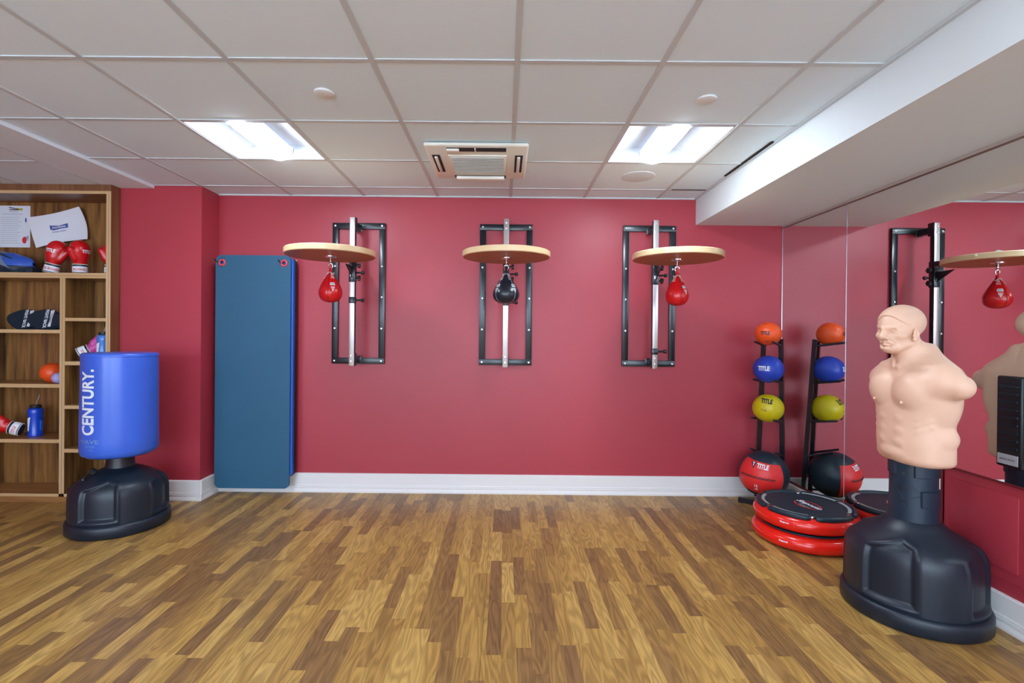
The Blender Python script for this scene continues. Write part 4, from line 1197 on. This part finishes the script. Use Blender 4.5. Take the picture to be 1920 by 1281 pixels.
decal('logo', merge2(poly2d([(-0.070, 0.034), (-0.066, -0.004), (0.070, -0.006), (0.072, 0.030), (0.0, 0.020)], 0.03), poly2d([(-0.062, 0.018), (0.0, 0.004), (0.0, 0.010), (-0.062, 0.026)], 0.03), poly2d([(-0.052, -0.012), (0.072, 0.028), (0.070, 0.0), (-0.05, -0.004)], 0.03), off2(text2d('THE FINEST IN BOXING', 0.009, 0.03, 0.85), -0.005, -0.026)), fn, M['blue_print'], t)
fn2 = projector(tw, (-0.035, -0.3, 0.362), (1, 0, 0.2), (-0.2, 0, 1), (0, 1, 0), 0.002)
decal('logo_lettering', off2(text2d('TITLE BOXING', 0.014, 0.04, 0.9), 0.0, 0.009), fn2, M['towel'], t)

# ---- boxing gloves
def glove(name, label, loc, rot, leather=None, cuff='white', txt=True, group=None, side=1, mark=True, toff=0.0):
    leather = leather or M['red_leather']
    t = thing(name, label, 'boxing glove', loc, 0, group)
    t.rotation_euler = rot
    def g(P):
        x, y, z = P; P = (x * side, y, z)
        d = ell(P, (0.0, -0.004, 0.195), (0.066, 0.056, 0.070))
        d = smin(d, ell(P, (0.002, 0.0, 0.150), (0.060, 0.044, 0.065)), 0.03)
        d = smin(d, cap(P, (0.0, 0.0, 0.085), (0.0, 0.0, 0.12), 0.040, 0.046), 0.03)
        th = cap(P, (0.040, -0.016, 0.120), (0.068, -0.022, 0.185), 0.026, 0.023)
        d = smin(d, th, 0.010)
        d = smax(d, 0.072 - P[2], 0.006)
        return d
    body = sdf_obj('mitt', g, rng(-0.105, 0.105, 0.005), rng(-0.075, 0.065, 0.005), rng(0.06, 0.28, 0.005), leather, t, 2)
    b = B().lathe([(0.030, 0.0), (0.043, 0.0), (0.0455, 0.004), (0.044, 0.058), (0.042, 0.078), (0.030, 0.078)], n=40)
    b.v = [(x * 1.06, y * 0.86, z) for x, y, z in b.v]
    cf = obj('cuff', b, M['black_leather'], t, 40, 'black glove cuff')
    b = B().lathe([(0.0462, 0.012), (0.0475, 0.014), (0.0475, 0.054), (0.0455, 0.058)], n=40)
    b.v = [(x * 1.06, y * 0.88, z) for x, y, z in b.v]
    st = obj('wrist_strap', b, M['white_print'], t, 40, 'white wrist strap with red lettering')
    b = B()
    for z in (0.004, 0.074):
        b.tube([(0.0455 * 1.06 * math.cos(a), 0.0455 * 0.87 * math.sin(a), z) for a in [2 * PI * k / 32 for k in range(32)]], 0.003, 6, closed=True)
    obj('piping', b, M['white_cord'], t)
    if txt:
        def wf(x, y):
            a = -PI / 2 + toff + x / 0.046; return (0.0488 * 1.06 * math.cos(a), 0.0488 * 0.88 * math.sin(a), 0.034 + y)
        decal('strap_lettering', text2d(txt, 0.019, 0.03, 0.8, 0.012), wf, M['red_print'], t)
    if mark:
        fn = projector(body, (-0.022 * side, -0.3, 0.175), (1, 0, 0), (0, 0, 1), (0, 1, 0), 0.0012)
        decal('lettering', text2d('TITLE', 0.026, 0.04, 0.8, 0.012), fn, M['white_print'], t)
    # thumb crease
    fn = projector(body, (0.044 * side, -0.3, 0.2), (1, 0, 0), (0, 0, 1), (0, 1, 0), 0.0005)
    return t
zs = 1.773
glove('boxing_glove', 'red boxing glove leaning right, left one of the pair below the towel', (-3.590, 3.935, zs + 0.008), (0, math.radians(13), 0.40), txt='TITLE BOXING', side=1, group='red boxing gloves on the top shelf')
glove('boxing_glove', 'red boxing glove standing upright, right one of the pair below the towel', (-3.348, 3.930, zs + 0.002), (0, math.radians(-2), 1.15), txt='BOXING', side=-1, toff=-0.5, group='red boxing gloves on the top shelf')
glove('boxing_glove', 'red boxing glove half hidden behind the right edge of the top shelf', (-3.135, 3.975, zs + 0.002), (0, math.radians(2), 0.5), txt=None, side=-1, mark=False, group='red boxing gloves on the top shelf')
glove('boxing_glove', 'red boxing glove lying with its cuff toward the dark blue bottle', (-3.772, 3.895, 0.488 + 0.060), (math.radians(4), math.radians(-72), math.radians(14)), txt='TITLE', side=1, mark=False)
glove('boxing_glove', 'pink and white boxing glove lying behind the top of the blue punching bag', (-3.325, 3.89, 1.091 + 0.052), (math.radians(0), math.radians(64), math.radians(35)), leather=M['pink_leather'], txt='TITLE', side=-1, mark=False)

# ---- duffel bag
t = thing('duffel_bag', 'blue, grey and black nylon sports bag slumped at the left of the top shelf', 'sports bag', (-3.965, 3.965, zs))
def bag(P):
    d = ell(P, (-0.05, 0, 0.075), (0.27, 0.085, 0.10))
    d = smin(d, ell(P, (0.05, -0.01, 0.055), (0.14, 0.085, 0.075)), 0.04)
    d = d + 0.004 * np.sin(P[0] * 60 + P[2] * 45) * np.cos(P[1] * 40)
    return smax(d, -P[2] + 0.001, 0.01)
bd = sdf_obj('body', bag, rng(-0.33, 0.22, 0.008), rng(-0.11, 0.10, 0.008), rng(-0.01, 0.20, 0.006), M['bag_blue'], t, 2)
def bag2(P):
    d = bag(P) - 0.004
    return smax(d, (P[2] - np.maximum(0.095 - 0.4 * (P[0] - 0.01), 0.062)), 0.004)
sdf_obj('lower_panel', bag2, rng(-0.33, 0.22, 0.008), rng(-0.12, 0.11, 0.008), rng(-0.01, 0.13, 0.006), M['bag_black'], t, 1, 'black lower panel')
def bag3(P):
    d = bag(P) - 0.0065
    return smax(smax(d, (P[2] - 0.155 + 1.1 * (P[0] - 0.01)), 0.003), -(P[2] - 0.075 + 0.4 * (P[0] - 0.01)), 0.003)
sdf_obj('pocket', bag3, rng(-0.33, 0.14, 0.008), rng(-0.12, 0.11, 0.008), rng(-0.01, 0.20, 0.006), M['bag_grey'], t, 1, 'grey front pocket')
obj('strap', B().tube([(-0.1, -0.06, 0.165), (0.02, -0.07, 0.150), (0.12, -0.06, 0.105), (0.17, -0.055, 0.05)], 0.007, 8), M['bag_black'], t)
obj('end_roll', B().lathe([(0, -0.05), (0.022, -0.05), (0.028, -0.04), (0.028, 0.04), (0.022, 0.05), (0, 0.05)], n=20, axis='y', c=(0.215, 0, 0.030)), M['bag_black'], t)

# ---- punch pads
def pad(x, y, z, label):
    t = thing('punch_pad', label, 'punch pad', (x, y, z), 0, 'punch pads on the shelf')
    t.rotation_euler = (math.radians(-24), 0, 0)
    pts = []
    for k in range(48):
        a = 2 * PI * k / 48
        X_ = 0.158 * math.cos(a); w = 0.092 * (1 - 0.20 * (X_ / 0.15) * -1 * 0.0 - 0.28 * (abs(X_) / 0.15) ** 1.7)
        Z_ = (w if math.sin(a) > 0 else w) * math.copysign(abs(math.sin(a)) ** 0.9, math.sin(a)) + 0.092 - 0.02 * (X_ / 0.15)
        pts.append((X_, Z_))
    bm = bmesh.new(); vs = [bm.verts.new((p, 0, q)) for p, q in pts]; fc = bm.faces.new(vs)
    r = bmesh.ops.extrude_face_region(bm, geom=[fc]); bmesh.ops.translate(bm, vec=(0, 0.045, 0), verts=[g for g in r['geom'] if isinstance(g, bmesh.types.BMVert)])
    bmesh.ops.bevel(bm, geom=[e for e in bm.edges if abs(e.verts[0].co.y - e.verts[1].co.y) < 1e-4], offset=0.014, segments=4, affect='EDGES')
    bm.verts.index_update(); b = B().bm(bm)
    obj('pad_body', b, M['black_vinyl'], t, 45)
    f1 = lambda x_, y_: (x_, -0.0015, y_)
    decal('lettering', off2(text2d('FIGHT BACK', 0.026, 0.04, 0.86), 0.012, 0.092, -PI / 2 + 0.18), f1, M['white_print'], t)
    decal('logo', merge2(off2(poly2d([(-0.07, 0.014), (-0.068, -0.018), (0.01, -0.006), (0.01, 0.010)]), 0.048, 0.100, -PI / 2 + 0.10), off2(poly2d([(-0.01, 0.008), (0.075, 0.014), (0.07, -0.010), (-0.01, -0.006)]), 0.05, 0.098, -PI / 2 + 0.10)), f1, M['white_print'], t)
    f3 = lambda x_, y_: (x_, -0.0022, y_)
    decal('logo_lettering', off2(text2d('TITLE BOXING', 0.012, 0.02, 0.8), 0.049, 0.099, -PI / 2 + 0.10), f3, M['navy_print'], t)
    return t
pad(-3.862, 3.965, 1.334, 'black oval punch pad with white lettering, the further left and rear one')
pad(-3.622, 3.885, 1.334, 'black oval punch pad overlapping the other, cut off by the divider')

# ---- balls on the third shelf
b = B().sphere((0, 0, 0), 0.078, 48, 24)
o = tag(obj('exercise_ball', b, M['orange_rubber'], smooth=60), 'small orange exercise ball on the middle left shelf', 'ball'); o.location = (-3.588, 3.955, 0.915 + 0.078)
b = B().sphere((0, 0, 0), 0.043, 40, 20)
o = tag(obj('exercise_ball', b, M['lavender'], smooth=60), 'little lavender ball in front of the orange one on the shelf', 'ball'); o.location = (-3.466, 3.872, 0.915 + 0.043)

# ---- bottles
def bottle(x, y, z, m, label, straw, R=0.048, H=0.222, logo=True):
    t = thing('sports_bottle', label, 'bottle', (x, y, z))
    b = B().lathe([(0, 0), (R - 0.004, 0), (R, 0.004), (R, 0.03), (R - 0.0015, 0.035), (R - 0.0015, H - 0.05), (R, H - 0.045), (R, H - 0.014), (R - 0.006, H - 0.003), (R - 0.012, H), (0, H)], n=40)
    obj('body', b, m, t, 40)
    b = B().lathe([(0, H - 0.001), (R - 0.012, H - 0.001), (R - 0.010, H + 0.002), (R - 0.010, H + 0.020), (R - 0.014, H + 0.024), (0, H + 0.024)], n=40, disp=lambda t_, r, z_: 0.0006 * math.sin(20 * t_) if r > 0.02 else 0)
    obj('cap', b, M['black_plastic'], t, 40)
    b = B().box(R - 0.008, R + 0.004, -0.012, 0.012, 0.045, 0.125, 0.004); obj('grip_recess', b, M['bottle_blue'] if not straw else M['mat_blue'], t)
    if straw: obj('straw', B().tube([(0.0, 0, H + 0.02), (0.032, 0, H + 0.105)], 0.0035, 8), M['straw'], t)
    if logo:
        def wf(x_, y_):
            a = -PI / 2 - 0.05 + x_ / R; return ((R + 0.001) * math.cos(a), (R + 0.001) * math.sin(a), H * 0.45 + y_)
        decal('logo', off2(poly2d([(-0.012, -0.055), (0.006, -0.055), (0.018, 0.055), (-0.012, 0.045)], 0.012), -0.012, 0), wf, M['white_print'], t)
    return t
bottle(-3.728, 3.965, 0.488, M['bottle_blue'], 'dark blue sports bottle with black cap and straw on the lower shelf', True)
bottle(-3.125, 3.885, 1.091, M['bottle_light'], 'light blue sports bottle behind the top of the punching bag', True, 0.044, 0.205)

# ================================================================== CAMERA, WORLD, VIEW
f, yaw, pit, rol = 934.685, -0.00163, -0.00391, 0.00955
cy, sy, cp, sp_, cr, sr = math.cos(yaw), math.sin(yaw), math.cos(pit), math.sin(pit), math.cos(rol), math.sin(rol)
R0 = Vector((cy, -sy, 0)); F0 = Vector((sy, cy, 0)); Z = Vector((0, 0, 1))
Fw = cp * F0 + sp_ * Z; U0 = -sp_ * F0 + cp * Z
Rt = cr * R0 + sr * U0; Up = -sr * R0 + cr * U0
cam = bpy.data.cameras.new('camera'); co = bpy.data.objects.new('camera', cam); COL.objects.link(co)
Mx = Matrix((Rt, Up, -Fw)).transposed().to_4x4(); Mx.translation = (0, 0, 1.334)
co.matrix_world = Mx
cam.sensor_fit = 'HORIZONTAL'; cam.sensor_width = 36; cam.lens = f / 1920 * 36
cam.shift_x = 16.32 / 1920; cam.shift_y = -10.37 / 1920
cam.clip_start = 0.01
sc.camera = co
w = bpy.data.worlds.new('world'); sc.world = w; w.use_nodes = True
w.node_tree.nodes['Background'].inputs[0].default_value = (0.72, 0.90, 1.10, 1); w.node_tree.nodes['Background'].inputs[1].default_value = 5.0
sc.view_settings.view_transform = 'Standard'; sc.view_settings.look = 'None'; sc.view_settings.gamma = 1; sc.view_settings.use_curve_mapping = False
sc.view_settings.exposure = 1.0
